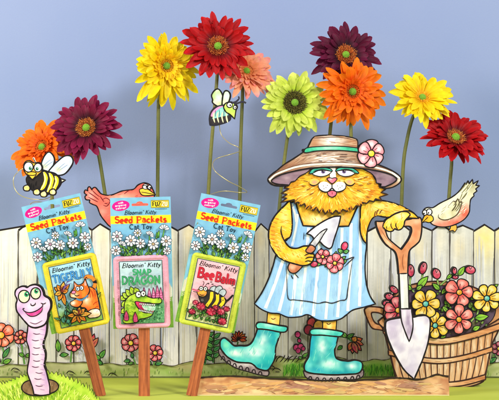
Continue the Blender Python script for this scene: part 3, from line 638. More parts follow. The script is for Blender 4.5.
# ------------------------------------------------------------------ seed packet toys on stakes
def frame(ox, oy, deg):
    r = math.radians(deg); c, s = math.cos(r), math.sin(r)
    return lambda x, y: (ox+x*c+y*s, oy-x*s+y*c)
def daisy(p, x, y, R, half=False, rot=0):
    n = 8 if not half else 5
    for i in range(n):
        a = math.radians(rot+(360*i/8 if not half else -150+i*32)); 
        leafP = [(x+math.cos(a)*R*t-math.sin(a)*R*g*.27, y+math.sin(a)*R*t+math.cos(a)*R*g*.27) for t, g in ((.15, .2), (.6, .85), (.9, .8), (1.02, 0), (.9, -.8), (.6, -.85), (.15, -.2))]
        p.shape(leafP, Wash((250, 250, 246), (222, 226, 232), (.5, .5)), .55, (60, 66, 80), thick=False, step=1.2)
    if not half: p.shape(ell(x, y, R*.26, R*.26, 0, 10), Wash((170, 130, 160), (210, 190, 90), (.8, .8)), .5, thick=False, step=1)
def packet(label, card, pouch, stake, border, border2, picture, scenery):
    yc = -.205
    t = thing('seed_packet', label, 'cat toy', W(*stake[2], -.212), 'seed packet cat toys on wooden stakes')
    st = Stand(yc, .0012); T = frame(*card)
    p = Part(st, T)
    slot = [(22, 6.2), (26, 6), (27, 4.6), (29.5, 4), (32, 4.6), (33, 6), (37.5, 6.2), (38.3, 7.4), (37.5, 8.6), (22, 8.6), (21.2, 7.4)]
    sky = (118, 178, 208)
    def cardcol(x, y):
        n = noise.noise((x*.15, y*.15, 3)); n2 = noise.noise((x*.9, y*.05, 9))
        edge = 84+2.2*abs(((x+3) % 13)-6.5)*.7
        if y < edge: return mix(sky, (134, 192, 218), cl(.5+n))
        if y < 100 or (y < 104 and n2 > 0): return mix((236, 238, 222), (200, 196, 170), cl(.5+n2*1.4)) if ((x+3) % 13) > .9 else (96, 90, 80)
        return mix((136, 178, 62), (98, 146, 50), cl(.5+1.3*noise.noise((x*1.2, y*.25, 4))))
    p.fill([(0, 0), (60.5, 0), (60.5, 131), (0, 131)], cardcol, holes=[slot], sm=False, thick=True, edge=(225, 232, 236), step=1.1)
    p.fill([(.05, 18.2), (60.45, 18.2), (60.45, 26.2), (.05, 26.2)], Wash((252, 232, 40), (248, 224, 30), (.1, .1)), sm=False, step=3)
    p.fill(ell(10.6, 8, 8.9, 5.1, -8, 26), Wash((226, 24, 140), (210, 16, 126), (.2, .2)), step=2)
    for i, (s, a, b) in enumerate((('with', 8.0, 13.2), ('organic', 5.0, 16.2), ('catnip!', 5.6, 15.8))):
        text(p, s, a, b, 6.4+i*2.75-.2, 1.9, (255, 250, 252), .2, serif=False, tilt=-.09)
    p.shape([(41, 3.6), (58.6, 3.6), (58.6, 10.6), (41, 10.6)], Wash((236, 214, 44), (214, 186, 36), (.2, .2)), .7, (150, 130, 40), thick=False, sm=False, step=2)
    text(p, 'FUZ', 42.3, 50.4, 9.3, 4.5, (26, 22, 20), .22, serif=False)
    p.fill([(50.8, 4.5), (57.9, 4.5), (57.9, 9.8), (50.8, 9.8)], (196, 168, 50), sm=False, step=3)
    text(p, 'ZU', 51.6, 57.2, 9.1, 4.0, (250, 244, 214), .2, serif=False)
    for k in range(8): p.stroke([(45+k*1.5, 12.1), (45.9+k*1.5, 12.1)], .7, (60, 96, 110), taper=False, sm=False)
    text(p, "Bloomin' Kitty", 14, 45.5, 17.0, 4.0, (30, 46, 62), .15, shear=.3, serif=False)
    text(p, 'Seed Packets', 4.6, 56, 25.2, 6.1, (222, 34, 20), .19, bounce=.25)
    text(p, 'Cat Toy', 19, 41.5, 31.7, 4.7, (24, 50, 66), .16)
    # daisies above a tangle of stems
    gr = [(60, 140, 66), (96, 172, 60), (40, 110, 60), (126, 190, 80)]
    fl = [(6.5, 38.5, 5.6, 0), (27, 35.5, 4, 0), (20, 43, 5.8, 0), (29.6, 46, 5, 0), (38.5, 38.5, 4.6, 1), (53.5, 33, 5.4, 1), (42.5, 47, 5.6, 0), (55.4, 44.3, 5.6, 0), (11, 47.5, 4.4, 1), (5.2, 52.5, 5, 0), (56, 54, 4, 0)]
    for x, y, r, h in fl:
        q = 12+x*.62
        p.stroke([(x, y), ((x+q)/2+1, (y+60)/2), (q, 62)], 1.4, gr[2], taper=False, d=4e-6); p.stroke([(x, y), ((x+q)/2+1, (y+60)/2), (q, 62)], .7, gr[3], taper=False, d=4e-6)
    for k in range(46):
        x = R_(9, 52); y = R_(49, 60); leaf(p, x, y, x+R_(-4, 4), y-R_(3, 5.5), R_(1.5, 2.6), random.choice(gr), iw=.45)
    for x, y in ((46, 35), (48, 38.5), (45, 39.5), (48.5, 33.5)): leaf(p, 47, 41, x, y, 2.4, (84, 172, 60), iw=.45)
    for x, y, r, h in fl: daisy(p, x, y, r, h, R_(0, 40))
    p.build('card', t)
    # stuffed pouch: padded cloth front with a piped border, really domed
    T2 = frame(*pouch); Wp, Hp = 55, 73; st2 = Stand(yc-.0008, .0006); st2.n = 0
    def rr(x0, y0, x1, y1, r, n=5):
        o = []
        for cx, cy, a0 in ((x1-r, y0+r, -90), (x1-r, y1-r, 0), (x0+r, y1-r, 90), (x0+r, y0+r, 180)):
            o += [(cx+r*math.cos(math.radians(a0+90*i/n)), cy+r*math.sin(math.radians(a0+90*i/n))) for i in range(n+1)]
        return o
    def dome(x, y):
        a = min(x, Wp-x, y, Hp-y); a = max(0, a)
        if a < 4.7: return .0026*math.sin(math.pi*a/4.9)**.6+.0012 if a > 0 else .0
        u = min(1, (a-4.7)/20); return .0022+.0026*math.sin(u*math.pi/2)
    def relief(x, y): return dome(x, y)+.0002*noise.noise((x*.5, y*.5, 1))
    p = Part(st2, T2)
    p.fill(rr(0, 0, Wp, Hp, 5), Wash(border, mix(border, border2, .5), (.15, .15), 1.1), sm=False, relief=relief, step=1.15, thick=True, edge=border)  # second cloth tone mottled in by noise
    p.stroke(rr(2.6, 2.6, Wp-2.6, Hp-2.6, 4), .01, border, closed=True)
    ob = p.build('pouch', t, 'felt')
    # picture panel follows the dome; drawn with the same frame plus relief
    class DP(Part):
        pass
    def Wd(p_, x, y): pass
    pic = Part(st2, T2); pic.relief = True
    st2.n += .0005
    picture(pic)
    # lift every picture vertex onto the dome
    c_, s_ = math.cos(math.radians(pouch[2])), math.sin(math.radians(pouch[2])); k = K(st2.y0)
    V2 = []
    for (X, Yy, Z) in pic.V:
        px = X/(S*k)+249.5; py = 200-(Z-H)/(S*k); dx, dy = px-pouch[0], py-pouch[1]
        lx = dx*c_-dy*s_; ly = dx*s_+dy*c_; V2.append((X, Yy-relief(lx, ly), Z))
    pic.V = V2
    pic.build('picture', ob, 'print')
    # wooden stake
    (ax, ay), (bx, by), (cx, cy) = stake
    k = K(-.2); d = Vector((cx-bx, cy-by)).normalized(); nrm = Vector((-d.y, d.x)); L0 = -70; Ln = (Vector((cx, cy))-Vector((bx, by))).length
    vs = []; cs = []; fs = []; hw = ax/2; rows = 110; cols = 8; y0 = -.2035; 
    tm = []
    for face, yy in ((0, -.2045+.0), (1, -.2005)):
        pass
    prof = [(-1, .0042), (-1, .0006), (-.93, 0)]+[(-.8+.1*i_, -.0002) for i_ in range(17)]+[(.93, 0), (1, .0006), (1, .0042)]
    sd = R_(0, 50)
    for i in range(rows+1):
        t_ = L0+(Ln-L0)*i/rows
        for j, (q, yy) in enumerate(prof):
            X, Yw, Z = W(bx+d.x*t_+nrm.x*q*hw, by+d.y*t_+nrm.y*q*hw, -.2035); vs.append(Vector((X, -.2035+yy, Z)))
            g = noise.noise((q*3, t_*.03, sd))+.5*noise.noise((q*9, t_*.1, sd)); cs.append(lin(mix((194, 106, 58), (138, 66, 34), cl(.42+g+.35*noise.noise((q*14, t_*.015, sd+3))+.5*cl(noise.noise((q*2, t_*.06, sd+9))*3-1.4)))))
    n = len(prof)
    for i in range(rows):
        for j in range(n): j2 = (j+1) % n; b = i*n; fs.append((b+j, b+j2, b+n+j2, b+n+j))
    fs += [tuple(range(n)), tuple(range(rows*n, rows*n+n))[::-1]]
    # keep the foot on the table
    zmin = min(v.z for v in vs)
    mk('stake', vs, fs, cs, t, 'wood', sm=False)
    return t
def pu(u, v): return 6.2+u*42.6, 5.6+v*62
def pbg(p, col, ink=(70, 90, 90)):
    p.fill([pu(0, 0), pu(1, 0), pu(1, 1), pu(0, 1)], col, sm=False, step=1.2); p.stroke([pu(0, 0), pu(1, 0), pu(1, 1), pu(0, 1)], .9, ink, closed=True, sm=False)
def X(*a): return [pu(q[0], q[1])+tuple(q[2:]) for q in a]
def script(p, col=(24, 24, 26)): text(p, "Bloomin' Kitty", pu(.06, 0)[0], pu(.96, 0)[0], pu(0, .1)[1], 4.4, col, .17, shear=.3, serif=False)
def pic_lily(p):
    pbg(p, Wash((168, 212, 226), (150, 198, 216), (.1, .1), 1, grad=(0, 44, 0, 60, (150, 196, 90))))
    script(p)
    text(p, 'TIGERLILY', 8.0, 47.6, 22.0, 7.0, (70, 150, 214), .17, ink=(20, 50, 90), bounce=.35)
    g = [(150, 196, 90), (90, 160, 110), (60, 140, 96), (190, 214, 110)]
    for k in range(34):
        x, y = pu(R_(.03, .95), R_(.66, .98)); leaf(p, x, y, x+R_(-7, 7), y-R_(2, 8), R_(2, 3.4), random.choice(g), iw=.6)
    for k in range(8): x, y = pu(R_(.05, .25), R_(.62, .95)); p.shape(ell(x, y, R_(1, 2), R_(1.5, 3)), random.choice([(80, 150, 130), (70, 140, 120)]), .5, thick=False, step=1.3)
    def lily(cx, cy, pts, w=5):
        for (a, b) in pts:
            x, y = pu(a, b); leaf(p, cx, cy, x, y, w, random.choice([(244, 140, 40), (236, 118, 30), (248, 160, 60)]), iw=.9)
            for k in range(4): t = R_(.2, .6); p.fill(ell(cx+(x-cx)*t+R_(-.6, .6), cy+(y-cy)*t+R_(-.6, .6), .32, .32, 0, 6), (110, 40, 20), step=2)
        for k in range(5): a = R_(-2.6, -.2); p.stroke([(cx, cy), (cx+5*math.cos(a), cy+5*math.sin(a))], .5, (120, 40, 40)); p.fill(ell(cx+5*math.cos(a), cy+5*math.sin(a), .7, .4, 0, 6), (90, 30, 30), step=2)
    # cat
    O = (246, 132, 40); O2 = (226, 96, 26)
    fur = lambda *b: Wash(O, O2, (.3, .12), 1.4, list(b))
    x, y = pu(.9, .45)
    p.stroke(X((.92, .5), (1.0, .4), (.95, .3), (.84, .27), (.8, .3)), 4.6, INK, taper=False); p.stroke(X((.92, .5), (1.0, .4), (.95, .3), (.84, .27), (.8, .3)), 3.4, O, taper=False)
    p.shape(X((.55, .55), (.7, .46), (.86, .44), (.98, .52), (.99, .7), (.97, .84), (.84, .9), (.72, .86), (.66, .76), (.56, .72)), fur((*pu(.72, .62), 4, 6, (252, 236, 220), .9)), 1, thick=False, step=1.2)
    for q in (.74, .8, .86, .92): p.stroke(X((q, .47), (q+.03, .55), (q+.02, .62)), .9, (196, 70, 20))
    for q in (.7, .77, .84): p.stroke(X((.98, q), (.9, q+.01), (.85, q+.04)), .9, (196, 70, 20))
    p.shape(X((.68, .84), (.8, .8), (.95, .82), (.98, .9), (.92, .94), (.78, .94), (.68, .92)), Wash((250, 240, 228), (240, 190, 140), (.2, .2)), .9, thick=False, step=1.3)
    p.shape(X((.42, .6), (.56, .58), (.62, .66), (.5, .72), (.36, .68), (.34, .62)), fur((*pu(.4, .64), 3, 3, (252, 240, 226), .9)), .9, thick=False, step=1.3)
    p.shape(X((.5, .4), (.53, .3, 1), (.6, .37), (.72, .36), (.8, .29, 1), (.82, .4), (.84, .5), (.74, .58), (.6, .6), (.48, .57), (.38, .54), (.38, .48), (.44, .44)), fur((*pu(.46, .52), 4, 3, (252, 236, 216), .9)), 1, thick=False, step=1.2)
    p.fill(X((.53, .33), (.56, .39), (.53, .4)), (250, 170, 160), step=1.2); p.fill(X((.78, .33), (.75, .4), (.8, .4)), (250, 170, 160), step=1.2)
    for q in ((.58, .43), (.67, .43)): eye(p, *pu(*q), 2, 2.2, iris=(60, 120, 190), ix=-.3, ir=.9, w=.7)
    p.shape(ell(*pu(.47, .47), 2.2, 1.6), (246, 130, 170), .7, thick=False, step=1.2); p.stroke(X((.47, .5), (.52, .54), (.6, .53)), .8)
    p.stroke(X((.5, .585), (.62, .62), (.78, .57)), 1.7, (80, 130, 170), taper=False, thick=False)
    lily(*pu(.2, .43), [(.04, .33), (.12, .3), (.3, .27), (.42, .33), (.36, .42), (.22, .66), (.08, .56), (.02, .45)])
    for q in (.36, .4): p.stroke(X((.24, .4), (.36, q-.06), (.47, q-.08)), .8, (110, 80, 150))
    lily(*pu(.48, .84), [(.2, .82), (.26, .95), (.46, .98), (.62, .97), (.78, .86), (.66, .76), (.54, .72), (.36, .74)])
def pic_dragon(p):
    pbg(p, Wash((196, 220, 222), (180, 208, 214), (.1, .1), 1, grad=(0, 36, 0, 52, (206, 214, 206))))
    script(p)
    for x in (.56, .68, .78, .87, .95):
        a, b = pu(x, .43+R_(0, .07)); p.shape([(a, b-3, 1), (a+1.5, b+4), (a+1.8, b+12), (a, b+19), (a-1.8, b+12), (a-1.5, b+4)], Wash((240, 150, 190), (220, 100, 150), (.4, .4)), .7, (120, 40, 80), thick=False, step=1.2)
        for k in range(6): p.stroke([(a-1.6, b+2+k*2.4), (a, b+3+k*2.4), (a+1.6, b+2+k*2.4)], .45, (150, 40, 90))
    g = [(70, 150, 90), (40, 110, 70), (110, 180, 120), (150, 200, 150), (30, 90, 60)]
    p.fill(X((0, .82), (.3, .86), (.5, .8), (.7, .68), (1, .64), (1, 1, 1), (0, 1, 1)), Wash((84, 150, 100), (130, 186, 130), (.6, .6)), step=1.3)
    for k in range(150):
        u = R_(.04, .97); v = R_(.68 if u > .55 else .85, .97); x, y = pu(u, v); p.fill(ell(x, y, R_(.4, .95), R_(.4, .9), 0, 6), random.choice(g), step=2)
    GY = (176, 206, 48)
    for a, b, c, d in ((.02, .62, .1, .55), (.02, .72, .16, .64), (.05, .5, .2, .58), (.14, .44, .26, .56), (.25, .4, .33, .54), (.35, .42, .42, .52), (.0, .82, .14, .76)):
        x, y = pu(a, b); x2, y2 = pu(c, d); leaf(p, x2, y2, x, y, 6, GY, iw=.9)
    p.shape(X((.06, .98), (.08, .82), (.1, .66), (.2, .56), (.32, .52), (.42, .49), (.54, .5), (.62, .56), (.76, .6), (.92, .6), (.97, .64), (.94, .685), (.8, .69), (.66, .67), (.5, .66), (.38, .64), (.34, .66), (.42, .76), (.56, .83), (.74, .83), (.72, .88), (.56, .92), (.44, .93), (.36, .98)),
            Wash(GY, (120, 170, 40), (.25, .25), 1.4, [(*pu(.2, .62), 5, 8, (220, 232, 90), .7), (*pu(.8, .63), 7, 3, (214, 226, 80), .7)]), 1.1, thick=False, step=1.1)
    p.fill(X((.36, .65), (.5, .665), (.68, .69), (.8, .7), (.76, .82), (.6, .825), (.44, .76)), Wash((226, 60, 110), (160, 30, 70), (.3, .3)), step=1.2)
    p.fill(X((.5, .7), (.74, .71), (.82, .73), (.78, .8), (.6, .8)), Wash((150, 206, 170), (230, 240, 235), (.4, .4)), step=1.2)
    for k in range(9):
        x, y = pu(.46+k*.042, .672+k*.003); p.shape([(x-.9, y, 1), (x+.9, y, 1), (x, y+2.6, 1)], (250, 250, 244), .4, thick=False, sm=False, step=1.5)
        x, y = pu(.44+k*.036, .79+k*.006); p.shape([(x-.8, y+.5, 1), (x+.8, y+.5, 1), (x, y-2.4, 1)], (250, 250, 244), .4, thick=False, sm=False, step=1.5)
    eye(p, *pu(.43, .53), 2.6, 3, iris=(30, 30, 30), ix=.6, ir=.8, w=.8); eye(p, *pu(.545, .52), 2.4, 2.8, iris=(30, 30, 30), ix=.4, ir=.8, w=.8)
    p.fill(ell(*pu(.9, .615), .7, .5), INK, step=1)
    for k in range(40): x, y = pu(R_(.1, .34), R_(.58, .92)); p.stroke([(x, y), (x+1, y+1.1), (x+2.1, y+.6)], .5, (96, 140, 30))
    for x, v in ((.13, .84), (.34, .87)):
        a, b = pu(x, v); p.shape([(a, b-4, 1), (a+2, b+1), (a+2, b+6), (a-2, b+6), (a-2, b+1)], Wash((206, 70, 120), (150, 40, 80), (.5, .5)), .7, thick=False, step=1.2)
    text(p, 'SNAP', 20, 38, 19.0, 5.2, (60, 164, 104), .2, ink=(16, 70, 50), bounce=.3)
    text(p, 'DRAGON', 8.6, 46.8, 28.0, 7.2, (60, 160, 100), .19, ink=(16, 70, 50), bounce=.4)
def pic_bee(p):
    pbg(p, Wash((244, 190, 196), (236, 172, 182), (.1, .1), 1, grad=(0, 40, 0, 56, (226, 226, 176))))
    script(p)
    text(p, 'Bee', 9.2, 25.5, 23.8, 9.2, (200, 34, 54), .19, ink=(110, 20, 30), bounce=.3)
    text(p, 'Balm', 27.4, 47.2, 24.2, 8.6, (200, 34, 54), .19, ink=(110, 20, 30), bounce=.3)
    g = [(70, 150, 60), (40, 116, 50), (120, 186, 80)]
    for k in range(60): x, y = pu(R_(.05, .95), R_(.8, .98)); leaf(p, x, y, x+R_(-4, 4), y-R_(2, 5), R_(1.6, 2.8), random.choice(g), iw=.5)
    for a in ((.5, .44), (.62, .42), (.72, .46)):
        x, y = pu(*a); p.shape([(x-3, y+6, 1), (x-3, y-1), (x+1, y-4), (x+4, y-1), (x+1, y+5)], Wash((190, 200, 206), (150, 164, 170), (.3, .3)), .8, thick=False, step=1.3)
    p.stroke(X((.8, .6), (.9, .55), (.98, .46)), 2.4, taper=False)
    bw = Wash((40, 34, 34), (64, 56, 50), (.3, .3))
    p.shape(X((.18, .52), (.3, .47), (.44, .46), (.6, .48), (.76, .52), (.86, .58), (.8, .66), (.64, .72), (.46, .74), (.32, .7), (.22, .62)), bw, 1, thick=False, step=1.1)
    for a, b in (((.48, .47), (.42, .73)), ((.62, .49), (.58, .72)), ((.75, .52), (.73, .69))):
        (x, y), (x2, y2) = pu(*a), pu(*b); p.stroke([(x, y+.6), ((x+x2)/2+2, (y+y2)/2), (x2, y2-.6)], 3, (244, 206, 40), taper=False)
    for a in ((.28, .56), (.36, .52), (.3, .64)):
        x, y = pu(*a); p.fill(ell(x, y, 1.6, 1.3), (90, 84, 80), step=1.2)
    for a in ((.26, .72), (.38, .77), (.5, .78), (.6, .76), (.72, .72), (.82, .68)):
        x, y = pu(*a); p.stroke([(x+.8, y-3.5), (x, y)], .8); p.shape(ell(x, y, 1.4, 1.3), (190, 120, 170), .6, thick=False, step=1.2)
    p.shape(X((.14, .52), (.2, .46), (.32, .46), (.38, .52), (.32, .58), (.2, .58)), Wash((244, 176, 60), (230, 130, 60), (.3, .3)), .9, thick=False, step=1.2)
    eye(p, *pu(.22, .46), 2, 2.1, iris=(40, 40, 40), ir=.7, w=.8); eye(p, *pu(.32, .45), 2, 2.1, iris=(40, 40, 40), ir=.7, w=.8)
    p.stroke(X((.0, .5), (.1, .505), (.2, .51)), 1.7, (200, 90, 120)); p.stroke(X((.04, .535), (.14, .53)), .7); p.stroke(X((.2, .55), (.26, .565), (.33, .55)), .8)
    p.stroke(X((.24, .42), (.26, .36), (.22, .34)), .7); p.stroke(X((.3, .41), (.34, .36), (.38, .37)), .7)
    for a in ((.36, .36), (.42, .33), (.46, .36), (.92, .32), (.97, .35)): x, y = pu(*a); p.stroke([(x-1.2, y), (x+1.2, y-.6)], .9)
    for a, b, r in ((.16, .72, 3.2), (.12, .87, 3.6), (.3, .68, 4.8), (.56, .81, 5.2), (.78, .78, 4.2), (.9, .72, 3.4), (.86, .93, 4.6), (.64, .73, 3)):
        x, y = pu(a, b-.02 if b > .7 else b+.06)
        P = [(x+r*math.cos(q*.393)*(1 if q % 2 else .8), y+r*.82*math.sin(q*.393)*(1 if q % 2 else .8)) for q in range(16)]
        p.shape(P, Wash((206, 50, 76), (150, 26, 50), (.5, .5), 1.4), .8, (90, 16, 34), thick=False, step=1.1)
        for k in range(14): q = R_(0, 6.28); p.stroke([(x+r*.3*math.cos(q), y+r*.25*math.sin(q)), (x+r*.8*math.cos(q), y+r*.66*math.sin(q))], .5, random.choice([(240, 120, 140), (120, 16, 40)]))
packet('seed packet toy with yellow pouch showing an orange tiger kitten and TigerLily lettering, leaning left', (21.3, 207, 13.4), (41.6, 263.2, 12.0), [(10.8, 0), (85, 333), (100.5, 396.4)], (240, 216, 62), (222, 192, 44), pic_lily, 0)
packet('seed packet toy with pink pouch showing a green dragon and Snap Dragon lettering, standing upright', (110, 198, 1.4), (113, 256.4, 2.2), [(11.2, 0), (144, 330), (144.2, 397)], (240, 172, 190), (224, 146, 170), pic_dragon, 0)
packet('seed packet toy with lime pouch showing a bumblebee and Bee Balm lettering, leaning right', (201.3, 193, -11.6), (193, 251.5, -11.6), [(10.8, 0), (205, 331), (191.4, 396)], (206, 214, 78), (184, 196, 60), pic_bee, 0)

# ------------------------------------------------------------------ worm in its grass mound
st = Stand(-.25, .004)
t = thing('worm_cutout', 'smiling lilac worm cutout rising from a hole in a bright green grass mound', 'cardboard cutout', (W(40, 400, -.25)[0], -.25, 0))
p = Part(st)
jag = []; pk = [(-30, 392), (-14, 389), (0, 386), (8, 382.5), (20, 378), (30, 375), (42, 374), (54, 374), (66, 378), (78, 383.5), (88, 388.6), (94, 395), (98, 401)]
for i in range(len(pk)-1):
    (a, b), (c, d) = pk[i], pk[i+1]; n = 3
    for k in range(n):
        t0 = k/n; x = a+(c-a)*t0; y = b+(d-b)*t0; jag.append((x, y, 1)); jag.append((x+(c-a)/n*.35+R_(0, 1.5)*(1 if x > 40 else -1), y-R_(2, 4.6), 1))
yb_ = 200+178/K(-.25)
P = jag+[(100, yb_, 1), (-30, yb_, 1)]
p.fill(P, Wash((204, 224, 84), (164, 202, 52), (.12, .12), 1.3, [(20, 396, 30, 8, (214, 230, 100), .6), (70, 388, 18, 8, (178, 216, 60), .6)]), sm=False, thick=True, step=1.5, edge=(60, 70, 30))
p.hatch([(-25, 395), (20, 381), (44, 377), (70, 383), (92, 398), (92, 402), (-25, 402)], 380, [(232, 242, 130), (150, 190, 40), (120, 170, 40), (222, 236, 110), (180, 214, 60)], lambda x, y: -90+(x-40)*.7, 6, .9, dang=.35, smp=False)
for i in range(0, len(jag)-1):
    if R_(0, 1) < .8: (a, b, _), (c, d, _) = jag[i], jag[i+1]; p.stroke([(a, b), (c, d)], 1.3, (40, 56, 24), sm=False, taper=True)
o = p.build('grass_mound', t)
p = Part(st); p.shape([(22, 387), (25, 382), (33, 379.6), (44, 379), (54, 380.5), (58.7, 385), (57, 390), (50, 393.5), (40, 395.5), (30, 394.6), (24, 391.6)], Wash((150, 116, 84), (112, 82, 56), (.3, .1), 1.3, [(40, 385, 10, 6, (84, 58, 44), .8)]), 1.5, thick=False)
p.hatch([(25, 386), (34, 382), (52, 382), (56, 388), (40, 393)], 30, [(180, 146, 110), (90, 66, 50)], 80, 4, .6); p.build('hole', o)
p = Part(st)
LIL = (228, 184, 220); LI2 = (190, 138, 198)
body = [(29, 316), (28.4, 324), (27.6, 332), (26.7, 340), (28.6, 346), (29.6, 352), (29.2, 360), (28, 367), (27.8, 373), (30.6, 381), (33, 388), (34.2, 394, 1), (42, 395.2), (50, 394, 1), (50, 386), (48.4, 379), (46.4, 371), (44.4, 365), (45.4, 359), (45.6, 353), (43.6, 347), (43.6, 342), (46, 335), (47, 328), (47.4, 320), (48, 314)]
p.shape(body, Wash(LIL, (234, 204, 230), (.08, .2), 1.2, [(47, 330, 3.5, 20, LI2, .9), (29, 345, 3, 20, LI2, .7), (46.6, 370, 3.5, 20, (190, 150, 206), .9), (38, 350, 5, 30, (246, 230, 240), .6)]), 1.7)
for i, y in enumerate((327, 333, 339.5, 347, 353.5, 360, 366, 372, 378, 385)):
    x = 32+(1.2 if i % 2 else 0)+(2.5 if y > 370 else 0); p.stroke([(x, y), (x+3.5, y+1.1), (x+7.5, y+.5)], .9, (100, 66, 96))
for y in range(324, 392, 5): p.stroke([(41+R_(-1, 1), y), (45, y+.6)], .7, (196, 160, 206))
o = p.build('body', t)
p = Part(st)
p.shape([(15.4, 294.5), (16.4, 289.6), (21, 286.6), (25, 286.4), (27.5, 287.4), (30.6, 285.4), (36, 284.6), (41, 287), (43.5, 291.6), (44.6, 295.6), (49, 298.2), (51, 302), (50.8, 308), (48.4, 313.5), (47.6, 320), (44, 325), (36, 327.5), (30, 326), (25.4, 321.5), (20.6, 315.8), (17, 310.5), (16.4, 304), (17.5, 299.5)],
        Wash((232, 194, 226), (206, 164, 212), (.12, .12), 1.2, [(20, 311, 4, 5, (196, 150, 206), .9), (46, 303, 4, 5, (246, 210, 226), .8), (33, 306, 8, 4, (246, 226, 240), .8), (36, 322, 10, 4, (244, 226, 240), .8)]), 1.9)
eye(p, 24.4, 296.4, 5.6, 6.2, white=(244, 240, 190), iris=(50, 160, 110), ix=2.4, iy=-2.2, ir=2.3, w=1.5)
eye(p, 36, 293.2, 4.9, 5.6, white=(244, 240, 190), iris=(50, 160, 110), ix=.6, iy=-2.2, ir=2.2, w=1.5)
p.stroke([(31, 303), (31.6, 305), (33.4, 305.4), (35.4, 304.2), (35.8, 302.4)], 1.3)
p.fill([(25, 311.6), (30, 312.2), (36, 310.8), (42.5, 306.4), (41, 312), (36, 315.4), (30, 315.4)], Wash((232, 96, 170), (214, 60, 140), (.3, .3)), step=1)
p.stroke([(23.4, 307.6), (24.4, 310.6), (29, 312.4), (36, 311), (42.6, 306.4), (42.8, 303.6)], 1.3); p.stroke([(25.4, 312), (30, 315.8), (36, 315.6), (41.6, 311.6), (43, 307)], 1.1)
p.stroke([(41, 302.8), (44, 303.8), (46.4, 302.4)], 1.0); p.stroke([(22.8, 309.4), (25, 307.8)], .9); p.stroke([(30, 322), (36, 323.6), (43, 320)], .8, (120, 80, 110))
p.build('head', o)

# ------------------------------------------------------------------ flower basket
st = Stand(-.105, .004)
t = thing('basket_cutout', 'wooden bushel basket cutout brimming with coral and yellow flowers, behind the shovel', 'cardboard cutout', (W(440, 388, -.105)[0], -.105, 0))
yb_ = 200+178/K(-.105)
WD = (226, 160, 106); WD2 = (192, 122, 74); WL = (246, 206, 160)
p = Part(st)
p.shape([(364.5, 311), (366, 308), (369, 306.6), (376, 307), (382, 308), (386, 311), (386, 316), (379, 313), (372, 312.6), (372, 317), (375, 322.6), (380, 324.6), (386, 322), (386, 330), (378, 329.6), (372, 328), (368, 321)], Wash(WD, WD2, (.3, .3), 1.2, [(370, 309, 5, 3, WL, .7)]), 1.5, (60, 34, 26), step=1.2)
p.build('handle', t)
p = Part(st)
p.shape([(528, 300), (512, 303), (504, 305.6), (497, 308.6), (499, 313), (507, 311), (516, 311), (520, 318), (514, 325), (500, 321), (496, 327), (508, 331), (520, 329), (530, 318)], Wash(WD, WD2, (.3, .3)), 1.5, (60, 34, 26)); p.build('handle', t)
p = Part(st)
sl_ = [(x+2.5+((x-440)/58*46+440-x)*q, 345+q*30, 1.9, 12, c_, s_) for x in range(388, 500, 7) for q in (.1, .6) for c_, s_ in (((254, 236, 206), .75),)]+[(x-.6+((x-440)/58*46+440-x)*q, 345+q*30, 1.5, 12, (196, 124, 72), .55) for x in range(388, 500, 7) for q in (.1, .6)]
body = [(382, 318), (384, 330), (388, 346), (392, 362), (396, 378), (398, 386.5), (420, 388.6), (450, 388.6), (468, 387), (483, 381.5), (486, 372), (489.5, 355), (493, 342), (498.5, 330), (500, 320), (440, 300)]
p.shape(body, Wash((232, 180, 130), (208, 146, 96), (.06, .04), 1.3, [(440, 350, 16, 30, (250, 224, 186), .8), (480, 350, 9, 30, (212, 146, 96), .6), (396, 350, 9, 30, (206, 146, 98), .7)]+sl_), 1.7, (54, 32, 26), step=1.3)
tops = list(range(388, 500, 7))
for i, x in enumerate(tops):
    f = (x-440)/58; xb = 440+f*46; w_ = 1.1 if i % 2 else .8
    p.stroke([(x, 336-abs(f)*6), ((x+xb)/2+f, 362), (xb, 383-abs(f)*2)], w_, (78, 48, 38), taper=False, wob=.5)
    p.hatch([(x+1, 340-abs(f)*6), (x+5, 340-abs(f)*6), (xb+4, 380), (xb+1, 380)], 5, [(214, 160, 112), (246, 212, 172), (210, 152, 104)], 90, 14, .5, dang=.05, smp=False)
o = p.build('slats', t)
def hoop(x0, y0, xm, ym, x1, y1, h, name='hoop', ends=0):
    p = Part(st); up = [(x0, y0), ((x0+xm)/2, (y0+ym)/2+1.6), (xm, ym), ((xm+x1)/2, (ym+y1)/2+2), (x1, y1)]
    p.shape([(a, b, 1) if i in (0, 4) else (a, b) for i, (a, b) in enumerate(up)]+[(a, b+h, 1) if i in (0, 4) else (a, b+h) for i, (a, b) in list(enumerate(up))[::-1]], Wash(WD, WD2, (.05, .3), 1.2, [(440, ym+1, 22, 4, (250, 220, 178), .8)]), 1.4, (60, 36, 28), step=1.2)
    for k in range(14): x = R_(x0+4, x1-10); f = (x-x0)/(x1-x0); yy = (y0+(y1-y0)*f)+4*f*(1-f)*(ym-(y0+y1)/2)+h*.5; p.stroke([(x, yy), (x+5, yy+.2)], .5, (190, 132, 88))
    p.build(name, t)
hoop(388.5, 350, 440, 358.6, 492.5, 346.5, 5)
hoop(396, 378, 440, 382.6, 485.5, 374.5, 5)
p = Part(st)   # back rim, then soil
p.shape([(384, 318), (386, 304), (394, 294), (405, 287), (420, 283), (436, 281.4), (452, 282.6), (468, 285.4), (480, 290), (494, 298), (502, 308), (500, 318), (470, 330), (400, 330)], Wash((206, 146, 98), (176, 116, 76), (.1, .3)), 1.5, (60, 34, 26)); p.build('rim', t)
p = Part(st)
